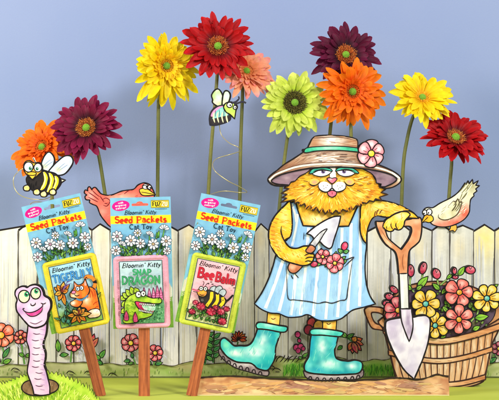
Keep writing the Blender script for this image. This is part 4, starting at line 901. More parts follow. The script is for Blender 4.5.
p.shape([(386, 322), (388, 306), (396, 297), (406, 290.6), (420, 287), (436, 285.4), (452, 286.6), (468, 290), (480, 295), (491, 302), (495.5, 310), (491, 321), (478, 330), (458, 337), (430, 338), (400, 334)], Wash((98, 76, 98), (74, 54, 74), (.15, .15), 1.5, [(470, 325, 10, 5, (120, 120, 60), .7), (445, 300, 10, 8, (120, 96, 120), .6)]), 1.2)
p.hatch([(392, 310), (430, 288), (480, 298), (490, 312), (460, 334), (410, 332)], 220, [(130, 106, 132), (60, 42, 60), (118, 124, 66), (90, 66, 86)], 30, 2.6, .9, dang=3)
p.build('soil', t)
hoop(383.5, 327, 441, 338, 500, 323, 6.4, 'rim')
p = Part(st)
for q in ([(414, 292), (410, 286), (410.5, 276)], [(418, 290), (421, 280), (423, 272)], [(440, 292), (438, 284), (436.5, 276)], [(440, 285), (450, 277), (462, 272), (468, 270)], [(476, 318), (478, 310)], [(468, 325), (474, 318), (482, 316)]):
    p.stroke(q, 2.0, (70, 110, 50), taper=False); p.stroke(q, 1.0, (170, 200, 110), taper=False)
for a in ((417, 288, 428, 276, 7.5), (412, 290, 404, 284, 5), (440, 290, 432, 283, 5), (458, 276, 464.5, 266, 6), (476, 311, 471, 305, 5.5), (474, 318, 488.5, 316, 7), (489, 290, 498, 284, 5), (452, 274, 446, 279, 4), (444, 300, 450, 308, 5), (441, 312, 447, 304, 4.5), (412, 318, 420, 322, 5), (404, 298, 409, 292, 4.5), (474, 306, 468, 303, 4.5), (448, 312, 442, 306, 4.5), (470, 300, 476, 294, 5), (472, 330, 480, 326, 5), (416, 290, 422, 285, 4.5), (446, 334, 440, 338, 4), (446, 288, 441, 294, 4.5)): leaf(p, *a, col=(136, 204, 58), iw=1.1)
p.build('leaves', t)
p = Part(st)
for k in range(34):
    x = R_(402, 486); y = R_(293, 330); leaf(p, x, y, x+R_(-4, 4), y-R_(2, 4), 2.4, (96, 130, 60), iw=.5)
p.build('sprigs', t)
for x, y, rx, ry, r in ((410.4, 270.5, 3.4, 6, -4), (422.8, 268, 3.4, 6, 16), (436, 273.6, 4, 5.2, -18), (469.8, 269.8, 5, 4, 10), (454, 270.6, 2.2, 3.4, 0), (454.8, 277, 2.8, 2, 0), (393.6, 289.5, 4.6, 3, 40), (389, 296.4, 4.2, 3.2, 10), (386, 303, 3.6, 3, -10)):
    p = Part(st); p.shape(ell(x, y, rx, ry, r), Wash((224, 84, 108), (180, 40, 70), (.3, .3), 1.2, [(x+1, y-ry*.4, rx*.6, ry*.5, (252, 190, 190), .8)]), 1.3, step=1); p.stroke([(x-rx*.3, y-ry*.8), (x, y-ry*.2), (x+rx*.3, y-ry*.8)], .7); p.build('flower_bud', t)
def bf(x, y, R, kind, n, rot, wd=.72, cr=.2):
    p = Part(st); c = {'y': ((250, 212, 54), (226, 150, 30), (84, 200, 190)), 'c': ((240, 118, 104), (206, 60, 66), (250, 170, 40)), 'r': ((234, 92, 98), (176, 30, 60), (246, 180, 50))}[kind]
    bloom(p, x, y, R, n, c[0], c[1], c[2], rot=rot, wd=wd, cr=cr, w=1.4, thick=False, blend=.9); p.build('flower', t)
bf(397.5, 310, 14, 'r', 6, 20); bf(434.5, 325, 13.6, 'y', 6, 30); bf(425, 303.5, 15, 'y', 6, -62); bf(486, 298, 14.6, 'y', 7, 40, .62); bf(458.5, 292, 14.6, 'c', 5, -72, .86); bf(458, 319, 14.6, 'c', 6, -90, .66)
# ------------------------------------------------------------------ the cat standee with its tools and strip of earth
st = Stand(-.2, .003)
cat = thing('cat_cutout', 'yellow cartoon cat cutout in straw hat, striped apron and teal boots, leaning on a shovel', 'cardboard cutout', (W(320, 396, -.2)[0], -.2, 0))
YE = (250, 200, 46); YO = (240, 158, 36); YL = (254, 232, 140); CR = (252, 240, 196)
FUR = [(246, 172, 38), (254, 216, 84), (250, 190, 44), (254, 230, 130), (240, 158, 34)]
def yb4(px): return 200+178/K(-.2)
# --- legs (under apron, above boots)
for P in ([(267.6, 312, 1), (280.6, 312, 1), (279.4, 326, 1), (266.6, 326, 1)], [(323, 317, 1), (337, 317, 1), (335.8, 332, 1), (322.6, 332, 1)]):
    p = Part(st); cx = P[0][0]+6.5
    p.shape(P, Wash((250, 204, 84), (238, 150, 44), (.3, .3), 1.2, [(cx, P[0][1]+9, 3, 6, (254, 232, 150), .8)]), 1.3); p.stroke([(cx-3, P[0][1]+6), (cx-1, P[0][1]+7.4), (cx+1.6, P[0][1]+6)], 1, (110, 60, 30)); p.build('leg', cat)
# --- earth strip
p = Part(st); B = 200+178/K(-.2)
topl = [(198, 379, 1), (203, 377.4), (214, 376.6), (230, 376), (250, 377), (270, 378.6), (290, 379), (305, 379.6), (340, 380.4), (352, 381), (364, 379.6), (380, 379.4), (392, 377.8), (400, 378), (408, 378.4), (414, 379.4), (422, 379), (430, 376.6), (437, 374.4), (443, 375.6), (448.4, 376.4, 1), (449.4, B, 1), (197, B, 1)]
soil = Wash((216, 166, 116), (180, 118, 82), (.09, .22), 2.2, [(240, 385, 26, 4, (236, 176, 110), .7), (225, 392, 16, 4, (248, 226, 190), .8), (260, 392, 20, 4, (246, 218, 170), .8), (300, 386, 24, 5, (166, 112, 104), .9), (330, 390, 20, 4, (214, 190, 120), .7), (350, 384, 20, 4, (150, 104, 100), .7), (385, 384, 14, 5, (230, 180, 130), .6), (415, 386, 14, 6, (150, 112, 110), .8), (436, 388, 12, 6, (238, 196, 150), .8), (400, 392, 20, 4, (216, 164, 100), .7), (370, 392, 16, 4, (242, 208, 160), .7)])
p.fill(topl, soil, thick=True, step=1.4, edge=(236, 222, 170))
p.hatch([(202, 382), (444, 382), (446, 394), (200, 394)], 90, [(204, 146, 96), (238, 204, 158), (196, 146, 112), (226, 172, 112)], 0, 12, .6, dang=.2, smp=False)
p.hatch([(203, 381), (444, 381), (446, 394), (200, 394)], 40, [(190, 136, 100), (228, 188, 140), (174, 124, 104), (218, 164, 106), (206, 170, 114)], 0, 24, 3.0, dang=.25, smp=False)
p.hatch([(202, 381), (444, 381), (446, 394), (200, 394)], 60, [(140, 90, 70), (236, 200, 150)], 0, 7, .5, dang=.5, smp=False)
p.stroke(topl[:-2], 1.7, (48, 34, 28), taper=False, wob=.9)
p.stroke([(198, B-.7), (449, B-.7)], .9, (226, 214, 160), sm=False, taper=False, wob=0)
p.build('earth_strip', cat)
# --- boots
TE = (74, 196, 190); TD = (20, 144, 158); TL = (232, 248, 240)
def boot(body, cuff, sole, bl, tread):
    p = Part(st); p.shape(sole, Wash((150, 130, 134), (108, 90, 96), (.25, .25), 1.2, [(sum(q[0] for q in sole)/len(sole), sum(q[1] for q in sole)/len(sole), 26, 3, (214, 204, 208), .7)]), 1.5, step=1.2)
    for a, b in tread: p.stroke([(a-2, b+2.2), (a-.6, b-1.2), (a+1.2, b-1), (a+2, b+2.2)], 1.5, (40, 30, 34), taper=False)
    s = p
    p2 = Part(st); p2.shape(body, Wash(TE, TD, (.07, .07), 1.2, bl), 1.9, step=1.3)
    p2.hatch(body, 26, [(84, 200, 190), (120, 216, 204)], 110, 8, .5, dang=.4)
    o = p2.build('boot', cat); s.build('sole', o)
    p = Part(st); p.shape(cuff, Wash((90, 206, 190), (50, 176, 168), (.2, .2), 1, [(cuff[0][0]+14, cuff[0][1]-1, 8, 3, (210, 244, 232), .7)]), 1.7, step=1.2)
    p.build('cuff', o)
boot([(258, 327, 1), (255, 336), (251.6, 342.6), (247, 345.6), (240, 345.6), (234, 345.6), (229, 341), (224.6, 338), (221, 339.6), (220, 344), (221, 349), (227, 356.4), (236, 361.6), (244, 362.6), (250, 363), (254, 365), (258, 368.6), (267, 370.4), (271.6, 365), (275, 358), (275.6, 348), (278, 340), (281.4, 330, 1)],
     [(256, 325.4), (258, 322.6), (263, 322.4), (270, 323.6), (279, 325.4), (286.4, 326.6), (287.4, 329.2), (285.2, 331.8), (280, 332), (270, 330), (262, 329), (257.4, 328.6)],
     [(218.6, 350), (221, 349.4), (227, 356.8), (236, 361.8), (250, 363.2), (254, 365.4), (258, 368.8), (267.4, 370.6), (269, 373), (267, 375.8), (258, 374.4), (248, 371.6), (236, 368), (226, 361.6), (219.6, 355)],
     [(262, 340, 6, 8, TL, .9), (262, 366, 8, 3, (16, 140, 156), .9), (240, 346.6, 7, 1.5, (20, 140, 150), .8), (222, 348, 3, 5, (24, 146, 156), .7), (255, 352, 12, 6, TL, .95), (236, 353, 8, 4, (246, 250, 236), .9), (226, 345, 4, 4, (140, 224, 180), .8), (267, 360, 6, 7, (24, 168, 172), .8), (274, 340, 3, 10, (30, 160, 176), .8), (259, 334, 3, 5, (24, 150, 170), .7)],
     [(223, 358), (228.6, 362), (234.4, 365), (240.6, 367.4), (247, 369), (253.6, 371), (260, 373)])
boot([(311.4, 333, 1), (310, 342), (309.4, 350), (308.4, 357), (304.6, 364), (304.6, 370), (309, 372.6), (316, 373.6), (330, 374.6), (346, 374.2), (358, 373), (362.2, 368), (361.4, 362), (354.6, 360), (349, 361), (344, 360.6), (339, 359.6), (335.6, 357), (334.6, 350), (336.6, 343), (338.6, 334, 1)],
     [(309.8, 332), (311.6, 329.2), (318, 328.6), (327, 329.2), (336, 330.4), (342.6, 332), (343, 334), (340, 336.4), (332, 336), (322, 335), (312, 334.8)],
     [(303.8, 371), (309, 373), (316, 374), (330, 375), (346, 374.6), (358, 373.4), (362.6, 369.6), (363.6, 374), (361, 377.6), (354, 379.4), (340, 379.8), (324, 380.4), (312, 379.6), (305.6, 377)],
     [(322, 346, 5, 9, TL, .9), (311, 350, 2.4, 12, (16, 140, 170), .8), (340, 373, 18, 2, (16, 140, 160), .9), (336, 352, 2, 9, (16, 140, 170), .7), (330, 364, 10, 5, TL, .9), (352, 366, 6, 4, TL, .85), (312, 344, 3, 8, (26, 160, 186), .8), (309, 366, 4, 6, (130, 222, 216), .7), (318, 370, 7, 3, (30, 150, 190), .7), (334, 344, 2.4, 9, (80, 190, 220), .6)],
     [(310, 378), (317, 379), (324, 379.4), (331, 379.4), (338, 379), (345, 378.6), (352, 378), (358, 376.6)])
# --- chest
p = Part(st)
ch = [(292, 200), (366, 199), (361, 216), (352, 232), (300, 232), (294, 216)]
p.fill(ch, Wash(YE, YO, (.1, .1), 1, [(316, 220, 12, 6, (254, 240, 190), .9), (342, 220, 8, 6, (252, 226, 150), .6), (328, 210, 16, 4, YO, .8)]), thick=True)
p.hatch(ch, 60, FUR, 60, 6, .7); p.build('chest', cat)
# --- apron
ap = [(289.4, 203, 1), (295.4, 201.4, 1), (298.4, 212), (303, 225.6, 1), (318, 226.4), (332, 226.6), (348.6, 226, 1), (354, 214), (358.6, 203.6, 1), (363.4, 202.6, 1), (360.8, 216), (361, 236), (366.4, 242), (365.4, 256), (365, 270), (366.4, 284), (370, 296), (375.4, 303.8, 1), (364, 307), (352.6, 310), (346, 315), (340, 319), (330, 320.8), (318, 320), (310, 315.4), (306, 314.6), (300, 316.6), (288, 317.2), (279, 313.6), (270, 312.8), (261, 309), (254.4, 303.7, 1), (261.6, 293), (268, 280), (273, 266), (276, 255), (282, 244), (288, 238), (292, 224), (291.6, 214)]
AB = (156, 200, 238)
p = Part(st)
p.fill(ap, Wash(AB, (140, 188, 232), (.14, .04), 1.3, [(300, 285, 7, 20, (204, 228, 248), .8), (358, 275, 4, 20, (200, 226, 248), .7), (282, 262, 6, 12, (120, 170, 216), .7), (300, 306, 10, 6, (190, 220, 244), .8), (340, 290, 10, 18, (176, 212, 242), .7), (324, 300, 12, 10, (180, 214, 240), .6)]), thick=True, step=1.5)
for a, b, c, d in ((283.4, 259, 265.4, 308), (289.2, 264, 279, 311), (295.5, 274, 290.6, 315), (308.6, 227.6, 300.4, 314.6), (320, 228, 313.2, 316), (331.6, 228, 325.6, 318.8), (342, 228, 337.4, 317), (351, 223, 347.6, 311), (359.6, 206, 359.4, 306), (297.6, 214, 292, 246), (291.6, 204, 296.4, 222)):
    m_ = ((a+c)/2+.8, (b+d)/2); w_ = 3.0 if b > 240 or d > 250 else 2.4
    p.stroke([(a, b), m_, (c, d)], w_, (246, 246, 238), taper=False, wob=.25); p.stroke([(a+.9, b+2), (m_[0]+.9, m_[1]), (c+.9, d-2)], .7, (214, 226, 236), wob=.6)
p.hatch(ap, 70, [(140, 188, 230), (168, 208, 240)], 96, 16, .6, dang=.1)
p.stroke(ap, 1.7, INK, closed=True, thick=True)
ao = p.build('apron', cat)
p = Part(st)
p.stroke([(286, 262), (286.8, 280), (288, 298), (294, 299.6), (301, 300.4), (310, 301.6), (318, 303.2), (325, 301.8), (332, 303), (340, 300.4), (346, 299), (347.6, 290), (350, 274), (352.6, 259)], 1.1, (50, 50, 60), wob=.5)
p.stroke([(335, 262.4), (344, 260.4), (353.8, 257), (349, 262), (344, 267)], 1.2, (50, 50, 60)); p.stroke([(291, 275), (293, 279)], .9); p.stroke([(295, 273.6), (298.6, 278)], .9); p.stroke([(304, 232), (303.6, 240)], .6)
p.build('pocket', ao)
# --- pocket flowers
p = Part(st)
for a in ((322, 256, 321, 248, 4.4), (335, 260, 336, 251, 4.6), (342, 253, 338, 248.6, 4), (343, 252, 349, 250.6, 4.4), (338, 262, 346, 256, 4), (340, 264, 347, 259.6, 4), (324, 259, 321, 265, 4), (321, 261, 316, 266, 4.4), (328, 262, 325, 267, 3.6)): leaf(p, *a, col=(104, 186, 96), iw=.9)
p.stroke([(336, 260), (341, 253), (343.6, 249)], 1.1, (60, 110, 60), taper=False)
p.build('leaves', ao)
for x, y, rx, ry, r in ((344.4, 246, 3.2, 4.2, 20), (314, 264, 3.6, 2.8, -10)):
    p = Part(st); p.shape(ell(x, y, rx, ry, r), Wash((226, 70, 104), (170, 34, 70), (.3, .3), 1, [(x+1, y-1, 1.5, 1.5, (248, 160, 176), .7)]), 1.1, thick=False, step=1); p.build('flower_bud', ao)
p = Part(st); bloom(p, 322.6, 256.6, 7.8, 6, (236, 104, 112), (196, 50, 70), (250, 210, 70), rot=12, wd=.84, cr=.22, w=1.1); p.build('flower', ao)
p = Part(st); bloom(p, 334.6, 263, 9.4, 6, (238, 104, 114), (200, 46, 70), (250, 214, 70), rot=-20, wd=.86, cr=.22, w=1.1); p.build('flower', ao)
# --- shovel
p = Part(st)
hd = [(375.7, 222.4), (380, 221.4), (395, 221), (408, 219.4), (416, 217.4), (420.6, 218.6), (421.4, 228), (419.6, 239.6), (415.6, 244.6), (409.6, 250), (408, 258), (407.4, 274, 1), (398.4, 274, 1), (397, 259), (394.6, 251.6), (388.6, 247), (383.6, 242), (378.6, 233)]
hole = smooth([(385.4, 228), (395, 228.6), (404, 226.4), (409.8, 226.6), (411.4, 231), (408.6, 238.6), (404.6, 244.6), (401, 249.4, 1), (395, 244.6), (388.4, 238.6), (386, 233)], True, 4)
WO = Wash((230, 164, 118), (202, 128, 84), (.1, .1), 1.3, [(389, 243, 4, 6, (248, 208, 170), .7), (415, 234, 3, 7, (214, 120, 76), .7), (402, 262, 3, 10, (196, 110, 62), .8), (416, 222, 4, 3, (246, 196, 160), .7)])
p.fill(hd, WO, holes=[hole], thick=True, step=1.2); p.stroke(hd, 1.9, INK, closed=True, thick=True); p.stroke(hole, 1.7, INK, closed=True, sm=False, thick=True)
p.stroke([(403, 254), (402, 262), (403.4, 270)], .7, (140, 80, 50)); p.stroke([(381, 230), (386, 238), (393, 245)], .7, (170, 104, 66))
sh = p.build('shovel_handle', cat)
p = Part(st)
me = Wash((226, 218, 230), (190, 178, 202), (.08, .08), 1.2, [(420, 330, 6, 14, (246, 244, 248), .9), (392, 328, 6, 10, (186, 168, 200), .7), (412, 360, 5, 12, (206, 196, 220), .7)])
bld = [(385.4, 322.6), (388, 320), (394, 318.4), (401, 317.4), (412, 317), (419, 315.6), (425.6, 315.4), (429.6, 319.6), (429.4, 330), (427.4, 343), (422.8, 357.6), (418, 369), (413.8, 378.6, 1), (407, 373), (402, 367), (396, 357), (391.6, 348), (387.6, 338), (385.4, 330)]
p.shape(bld, me, 1.9, step=1.3); p.hatch(bld, 14, [(214, 204, 222)], 105, 14, .4, dang=.1)
p.build('shovel_blade', cat)
p = Part(st); p.shape([(398.8, 273.6, 1), (407.4, 273.2, 1), (408.6, 308, 1), (400.2, 309, 1)], Wash((222, 220, 214), (190, 186, 184), (.4, .05), 1, [(402, 290, 2, 16, (248, 248, 244), .9)]), 1.5, step=1.2); p.build('shovel_shaft', cat)
p = Part(st); p.shape([(400, 308.6, 1), (411, 308.6, 1), (412.6, 324), (411.4, 333), (408.8, 341.4, 1), (404.6, 331), (401, 320)], Wash((206, 190, 212), (160, 140, 170), (.2, .1), 1.2, [(404, 316, 2.4, 8, (238, 230, 240), .8)]), 1.6, step=1.2); p.build('shovel_socket', cat)
# --- viewer's right arm and paw
p = Part(st)
arm = [(361, 205), (368, 201), (376, 200.2), (386, 201.2), (396, 204), (405, 208), (413, 212.8), (418.4, 218.4, 1), (408, 218), (396, 217.6), (384, 217), (377, 215.6), (371.6, 219), (368, 227), (366.4, 235), (366.2, 243.6, 1), (362.4, 239), (359.8, 230), (360, 216)]
p.shape(arm, Wash(YE, YO, (.1, .1), 1.2, [(380, 207, 12, 5, YL, .9), (402, 212, 8, 3, CR, .8), (364, 228, 3, 9, (236, 150, 30), .8), (366, 214, 4, 6, YL, .6)]), 1.8, step=1.2)
p.hatch(arm, 90, FUR, lambda x, y: 20 if x > 372 else 95, 7, .7)
for q in ([(376, 215), (377, 211), (378.6, 209.6)], [(379, 214), (380.6, 211), (382, 210)], [(374, 217.6), (374.6, 213), (375.6, 211)]): p.stroke(q, 1.0, (110, 60, 26))
p.build('arm', cat)
p = Part(st)
paw = [(384.6, 221), (388, 218), (391.6, 215.4), (396, 213), (401, 211.6), (407, 212), (409.6, 214.6), (407, 218), (404.4, 221), (403.4, 225.4), (401, 228.8), (397.4, 230), (394.4, 228.6), (392.4, 230.8), (388.6, 231.4), (385.4, 229.6), (382.8, 226.4)]
p.shape(paw, Wash((252, 208, 66), (244, 176, 44), (.2, .2), 1, [(400, 216, 6, 4, CR, .9), (388, 222, 3, 3, YL, .8)]), 1.7, step=1.1)
p.stroke([(392.6, 229.6), (390.6, 226), (390.8, 222)], 1.2); p.stroke([(397.6, 229.6), (395.4, 226), (395.8, 222)], 1.2); p.stroke([(386.4, 229), (386, 226)], .9); p.stroke([(401, 212), (394, 214.4), (388, 218.6)], .9); p.stroke([(400, 211.4), (408, 210.8), (416, 215)], 1.1)
p.hatch(paw, 26, FUR, 110, 4, .6); p.build('paw', cat)
# --- trowel in the viewer's left paw
p = Part(st)
p.shape([(340.4, 216, 1), (334, 216.6), (328, 218.8), (321, 222.6), (315, 226.6), (310, 230.4), (306.4, 233.8, 1), (310.6, 235), (313.4, 238, 1), (316, 243), (320, 241.6, 1), (323, 245), (328.4, 248.4), (331.6, 246.6), (333.6, 240), (336.6, 231), (339, 223)],
        Wash((222, 218, 228), (190, 186, 204), (.1, .1), 1.1, [(328, 226, 6, 6, (244, 242, 246), .8), (330, 240, 3, 6, (180, 174, 200), .6)]), 1.7, step=1.2)
p.build('trowel_blade', cat)
p = Part(st)
p.shape([(327, 228.6), (323.6, 234), (320, 240), (316, 245.6), (313, 248.4), (309.4, 245.4), (312, 241), (316, 236.4), (321, 231.6)], Wash((214, 212, 214), (170, 168, 176), (.3, .3), 1, [(317, 237, 2, 4, (246, 246, 248), .9)]), 1.3, thick=False, step=1)
p.build('trowel_shank', cat)
p = Part(st)
hdl = [(309.4, 245), (313.4, 246), (315.2, 248.6), (311, 255), (304, 264), (299, 270), (294.6, 273), (290, 272), (287.8, 268), (289.6, 263), (296, 257), (303, 250)]
p.shape(hdl, Wash((214, 140, 100), (180, 100, 66), (.2, .2), 1.2, [(292, 267, 3, 2.4, (244, 200, 170), .8)]), 1.5, step=1.1); p.build('trowel_handle', cat)
# --- viewer's left arm
p = Part(st)
arm = [(290, 201.6), (284.6, 205.6), (279, 211), (273.6, 218), (269.6, 227), (268.6, 237), (271, 246), (275, 253), (280, 258), (287, 261.4), (295, 263.8), (302, 265.4), (308, 264.6), (311.8, 262), (313.8, 257.4), (313.6, 254), (309.6, 253.4), (305.4, 251), (307.6, 248.4), (309.4, 246, 1), (303.6, 246), (297, 248.2), (290.6, 247.6), (286.6, 244), (285, 240), (290, 236.6), (292, 228), (291.8, 216)]
p.shape(arm, Wash(YE, (246, 180, 50), (.1, .1), 1.2, [(274, 232, 4, 14, (238, 156, 40), .8), (284, 218, 5, 9, YL, .9), (279, 246, 4, 6, YL, .8), (296, 255, 8, 4, YL, .8), (300, 263, 8, 3, (238, 160, 40), .8)]), 1.9, step=1.2)
p.hatch(arm, 130, FUR, lambda x, y: 15 if y < 240 else 50, 5, .7)
for k in range(9): y = 218+k*4; x = 270.4+max(0, (y-238)*.55)+max(0, (226-y)*.5); p.stroke([(x, y), (x+4.5, y+1)], .7, (214, 130, 40))
p.stroke([(281.4, 226), (281, 232), (283.4, 239), (287.4, 245), (292, 248)], 1.5)
for q in ([(313, 253), (308, 253.6), (304, 255.6)], [(313.6, 257), (308.6, 257), (305, 258.6)], [(311.6, 261.2), (307.6, 260.6), (304.6, 261.6)]): p.stroke(q, 1.2)
p.build('arm', cat)
p = Part(st); p.shape([(309.8, 245.2), (313.6, 246.2), (315, 248.8), (312, 252.4), (309, 252.8), (305.6, 250.6)], Wash((206, 130, 90), (176, 96, 60), (.3, .3)), 1.2, thick=False, step=1); p.build('trowel_handle_top', cat)
# --- head
p = Part(st)
hdp = [(289, 182), (284, 188.4, 1), (289, 188.6, 1), (281, 193.4, 1), (287, 194.4, 1), (281.6, 197.8, 1), (286.6, 198, 1), (280.4, 202.6, 1), (289.6, 200.6, 1), (294, 199.6, 1), (294.6, 203.6, 1), (298, 201.6, 1), (300.6, 206, 1), (304.4, 203.4, 1), (306, 208.6, 1), (310, 205.6, 1), (312.8, 210.8, 1), (316, 207, 1), (319, 212.6, 1), (322, 208.6, 1), (325, 214.2, 1), (328.6, 209.6, 1), (332, 214.2, 1), (335.4, 210, 1), (339, 213.6, 1), (342.4, 209.2, 1), (346.4, 211.6, 1), (349.6, 207.4, 1), (353, 209.4, 1), (355.6, 205.8, 1), (359.4, 206, 1), (362, 202.6, 1), (366.4, 203.4, 1), (369, 200.6, 1), (373.4, 201.8, 1), (375, 198.8, 1), (381.4, 200.8, 1), (379, 197, 1), (387.6, 194.6, 1), (380.4, 192.4, 1), (385.6, 189, 1), (379, 187.4, 1), (378, 184, 1), (374, 178), (370, 171), (360, 163), (300, 163), (292, 175)]
p.fill(hdp, Wash(YE, YO, (.1, .1), 1.1, [(296, 190, 6, 9, (240, 150, 34), .7), (372, 190, 6, 9, (240, 150, 36), .7), (330, 200, 24, 6, (250, 214, 60), .7), (330, 175, 20, 8, (252, 224, 130), .6), (305, 195, 8, 5, YL, .6), (360, 196, 9, 5, YL, .6), (330, 205, 30, 4, (240, 166, 34), .6)]), thick=True, step=1.2)
def fa(x, y): return math.degrees(math.atan2(y-178, (x-331)*1.15))
p.hatch(hdp, 420, FUR, fa, 7.5, .75, dang=.22)
p.stroke(hdp, 1.3, (52, 34, 24), closed=True, thick=True)
for k in range(34):
    a = R_(.12, 3.0); x = 331+40*math.cos(a); y = 184+25*math.sin(a)
    l = R_(3, 5.5); q = a+R_(-.25, .25)
    p.stroke([(x, y), (x+l*.5*math.cos(q), y+l*.5*math.sin(q)+.3), (x+l*math.cos(q), y+l*math.sin(q))], R_(.6, 1.0), random.choice([(200, 120, 24), (222, 140, 30), (150, 90, 24)]), d=3e-6)
for x, y, a in ((303, 181, 8), (301, 186, 0), (306, 190, -20), (309, 195, -25), (357, 180, -10), (358, 185, 6), (356, 190, 20), (363, 178, -20), (366, 184, 0)):
    p.stroke([(x, y), (x+5*math.cos(math.radians(a)), y+5*math.sin(math.radians(a)))], .8, (120, 70, 30))
hd_ = p.build('head', cat)
p = Part(st)
for x, y in ((314.2, 182.4), (348.6, 182.2)): p.fill(ell(x, y, 5, 3.8), Wash((250, 204, 76), (250, 208, 86), (.2, .2), 1, [(x, y, 3.2, 2.5, (246, 158, 130), 1)]), step=.9)
p.fill([(331.6, 185), (326, 182), (320.6, 182.4), (318, 186), (319.6, 190), (325, 192), (331.4, 191), (338, 192), (343.6, 190), (345.4, 186), (342.6, 182.4), (337, 182)], Wash((250, 248, 238), (232, 228, 222), (.2, .2)), step=1.1)
p.fill([(329.4, 167, 1), (335, 167, 1), (335.6, 179, 1), (329.6, 179, 1)], (250, 246, 230), step=1.2)
p.stroke([(309, 183.6), (312, 185.6), (316.6, 184.8), (319.8, 181.4)], 1.5); p.stroke([(318, 184.4), (318.8, 188.6), (322.6, 191.6), (327.6, 191.8), (331.6, 188.4), (335.6, 191.6), (341, 191.2), (344.8, 188.4), (345.4, 184)], 1.5); p.stroke([(331.6, 183), (331.6, 188.8)], 1.3); p.stroke([(343.6, 181.2), (346.4, 184.8), (351, 185.6), (354.6, 183)], 1.5)
for x, y in ((323, 186), (325.6, 187.6), (323.6, 188.8), (327, 185.4), (337, 186), (339.6, 187.6), (338, 189), (341.6, 186)): p.fill(ell(x, y, .4, .4, 0, 6), (90, 60, 50), step=1)
p.build('muzzle', hd_)
p = Part(st); p.shape([(327, 192, 1), (331.6, 190.4), (336, 191.8, 1), (335.6, 195), (331.8, 197.2), (328, 195.4)], Wash((244, 120, 140), (226, 80, 110), (.3, .3)), 1.3, step=.9, thick=False); p.stroke([(331.7, 192), (331.8, 194.6)], .8, (150, 40, 60)); p.build('tongue', hd_)
p = Part(st); p.shape([(326.6, 178.8), (329, 177.8), (331.6, 178.4), (334.4, 177.8), (336.6, 178.8), (335, 181.4), (331.7, 183.6), (328.4, 181.4)], Wash((246, 130, 146), (230, 96, 120), (.3, .3), 1, [(330.4, 179, 1.4, 1, (254, 210, 214), .9)]), 1.2, step=.9, thick=False); p.build('nose', hd_)
for W_, lid, pup in (([(311.4, 173.2), (315, 170.8), (322, 170), (330, 170.2), (331, 172), (327, 175.2), (320.6, 176.6), (314.6, 175.4)], [(309, 173.6), (311.6, 169.6), (318, 167.6), (325, 167.6), (330.6, 169.4), (331.6, 171.6), (326, 170.6), (318, 170.8), (312.4, 173.4)], (322.8, 172)),
                     ([(336.4, 172), (337.6, 170.2), (346, 169.8), (353.6, 170.8), (355.2, 172.4), (351.4, 175.4), (344.6, 176.6), (339, 175)], [(335, 171.4), (337, 168.6), (343, 167.2), (350, 167.6), (355.6, 170.4), (358.4, 173.4), (354.4, 173), (349, 170.6), (342, 170.4), (337.4, 171)], (343.6, 171.9))):
    p = Part(st); p.shape(W_, (250, 248, 240), 1.1, step=1, thick=False); p.fill(ell(pup[0], pup[1]-.2, 2.1, 2.0), (120, 96, 150), step=.9); p.fill(ell(pup[0], pup[1]-.2, 1.0, 1.1), INK, step=.8); p.fill(ell(pup[0]+.7, pup[1]-.9, .4, .4, 0, 6), (255, 255, 255), step=.8)
    p.shape(lid, Wash((70, 190, 160), (40, 150, 130), (.3, .3)), .9, step=1, thick=False); p.stroke([(W_[0][0]+1, W_[0][1]-1.2), ((W_[0][0]+W_[4][0])/2, W_[2][1]-.3), (W_[4][0], W_[4][1]-.8)], 1.1); p.build('eye', hd_)
# --- straw hat
p = Part(st)
PU = Wash((150, 120, 132), (112, 86, 100), (.1, .2), 1.2, [(286, 178, 7, 3, (190, 160, 164), .7), (386, 174, 6, 4, (190, 164, 168), .7)])
L = [(270, 181), (274, 177), (284, 173.4), (296, 170.4), (310, 168.4), (306, 173), (300, 176), (295, 181, 1), (291, 182, 1), (289, 185, 1), (282, 184.6), (274, 184)]
Rr = [(362, 168.6), (372, 169.6), (384, 171.6), (393, 175), (397.6, 178.4), (393, 183), (386, 186.4), (380, 186.6, 1), (380.6, 184, 1), (375.6, 183, 1), (374.6, 178), (370, 173)]
p.shape(L, PU, 1.2, step=1.2); pr = Part(st); pr.shape(Rr, PU, 1.2, step=1.2)
ho = [p, pr]
p = Part(st)
brim = [(268.6, 181.6), (268, 178.6), (271, 175), (277, 170.4), (284, 164.6), (293.6, 158.6), (303.6, 152), (306, 149.4), (357, 148.6), (359.6, 152.6), (362, 157), (368, 161.6), (378, 165), (389, 169.6), (397, 174.6), (400.6, 179.4), (397.6, 184), (391, 187.6), (383, 188.6), (385, 186.6), (392, 183.4), (396, 179.2), (390.6, 175), (380, 171.6), (366, 169.2), (350, 167.6), (332, 167.2), (312, 168.2), (296, 170.8), (282, 174.4), (273.8, 178.4), (271.4, 181.6), (276, 184), (284, 184.8), (288.6, 185.4), (281, 186.2), (273, 185)]
ST = (190, 146, 110)
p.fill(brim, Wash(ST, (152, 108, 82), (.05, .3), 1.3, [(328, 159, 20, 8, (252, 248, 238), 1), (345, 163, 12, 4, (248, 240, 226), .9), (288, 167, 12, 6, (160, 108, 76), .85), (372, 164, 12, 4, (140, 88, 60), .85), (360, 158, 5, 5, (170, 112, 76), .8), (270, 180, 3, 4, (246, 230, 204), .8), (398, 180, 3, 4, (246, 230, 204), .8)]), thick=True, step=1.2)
def ba(x, y): return -34 if x < 300 and y < 172 else (-14 if x < 318 else (0 if x < 350 else 12))
p.hatch(brim, 150, [(170, 124, 94), (216, 186, 158), (140, 98, 74), (196, 156, 124)], ba, 13, .5, dang=.08)
rimt = [(269, 180), (275, 174.8), (284, 171), (294, 167.6), (306, 165.4), (320, 164.2), (332, 163.8), (350, 164.4), (366, 166.2), (380, 168.8), (391, 172.8), (399, 178.6)]
p.stroke(rimt, 1.9, (248, 236, 212), taper=False, wob=.1); p.stroke([(x, y-1.3) for x, y in rimt[:-1]], .8, (110, 72, 52), taper=False, wob=.5)
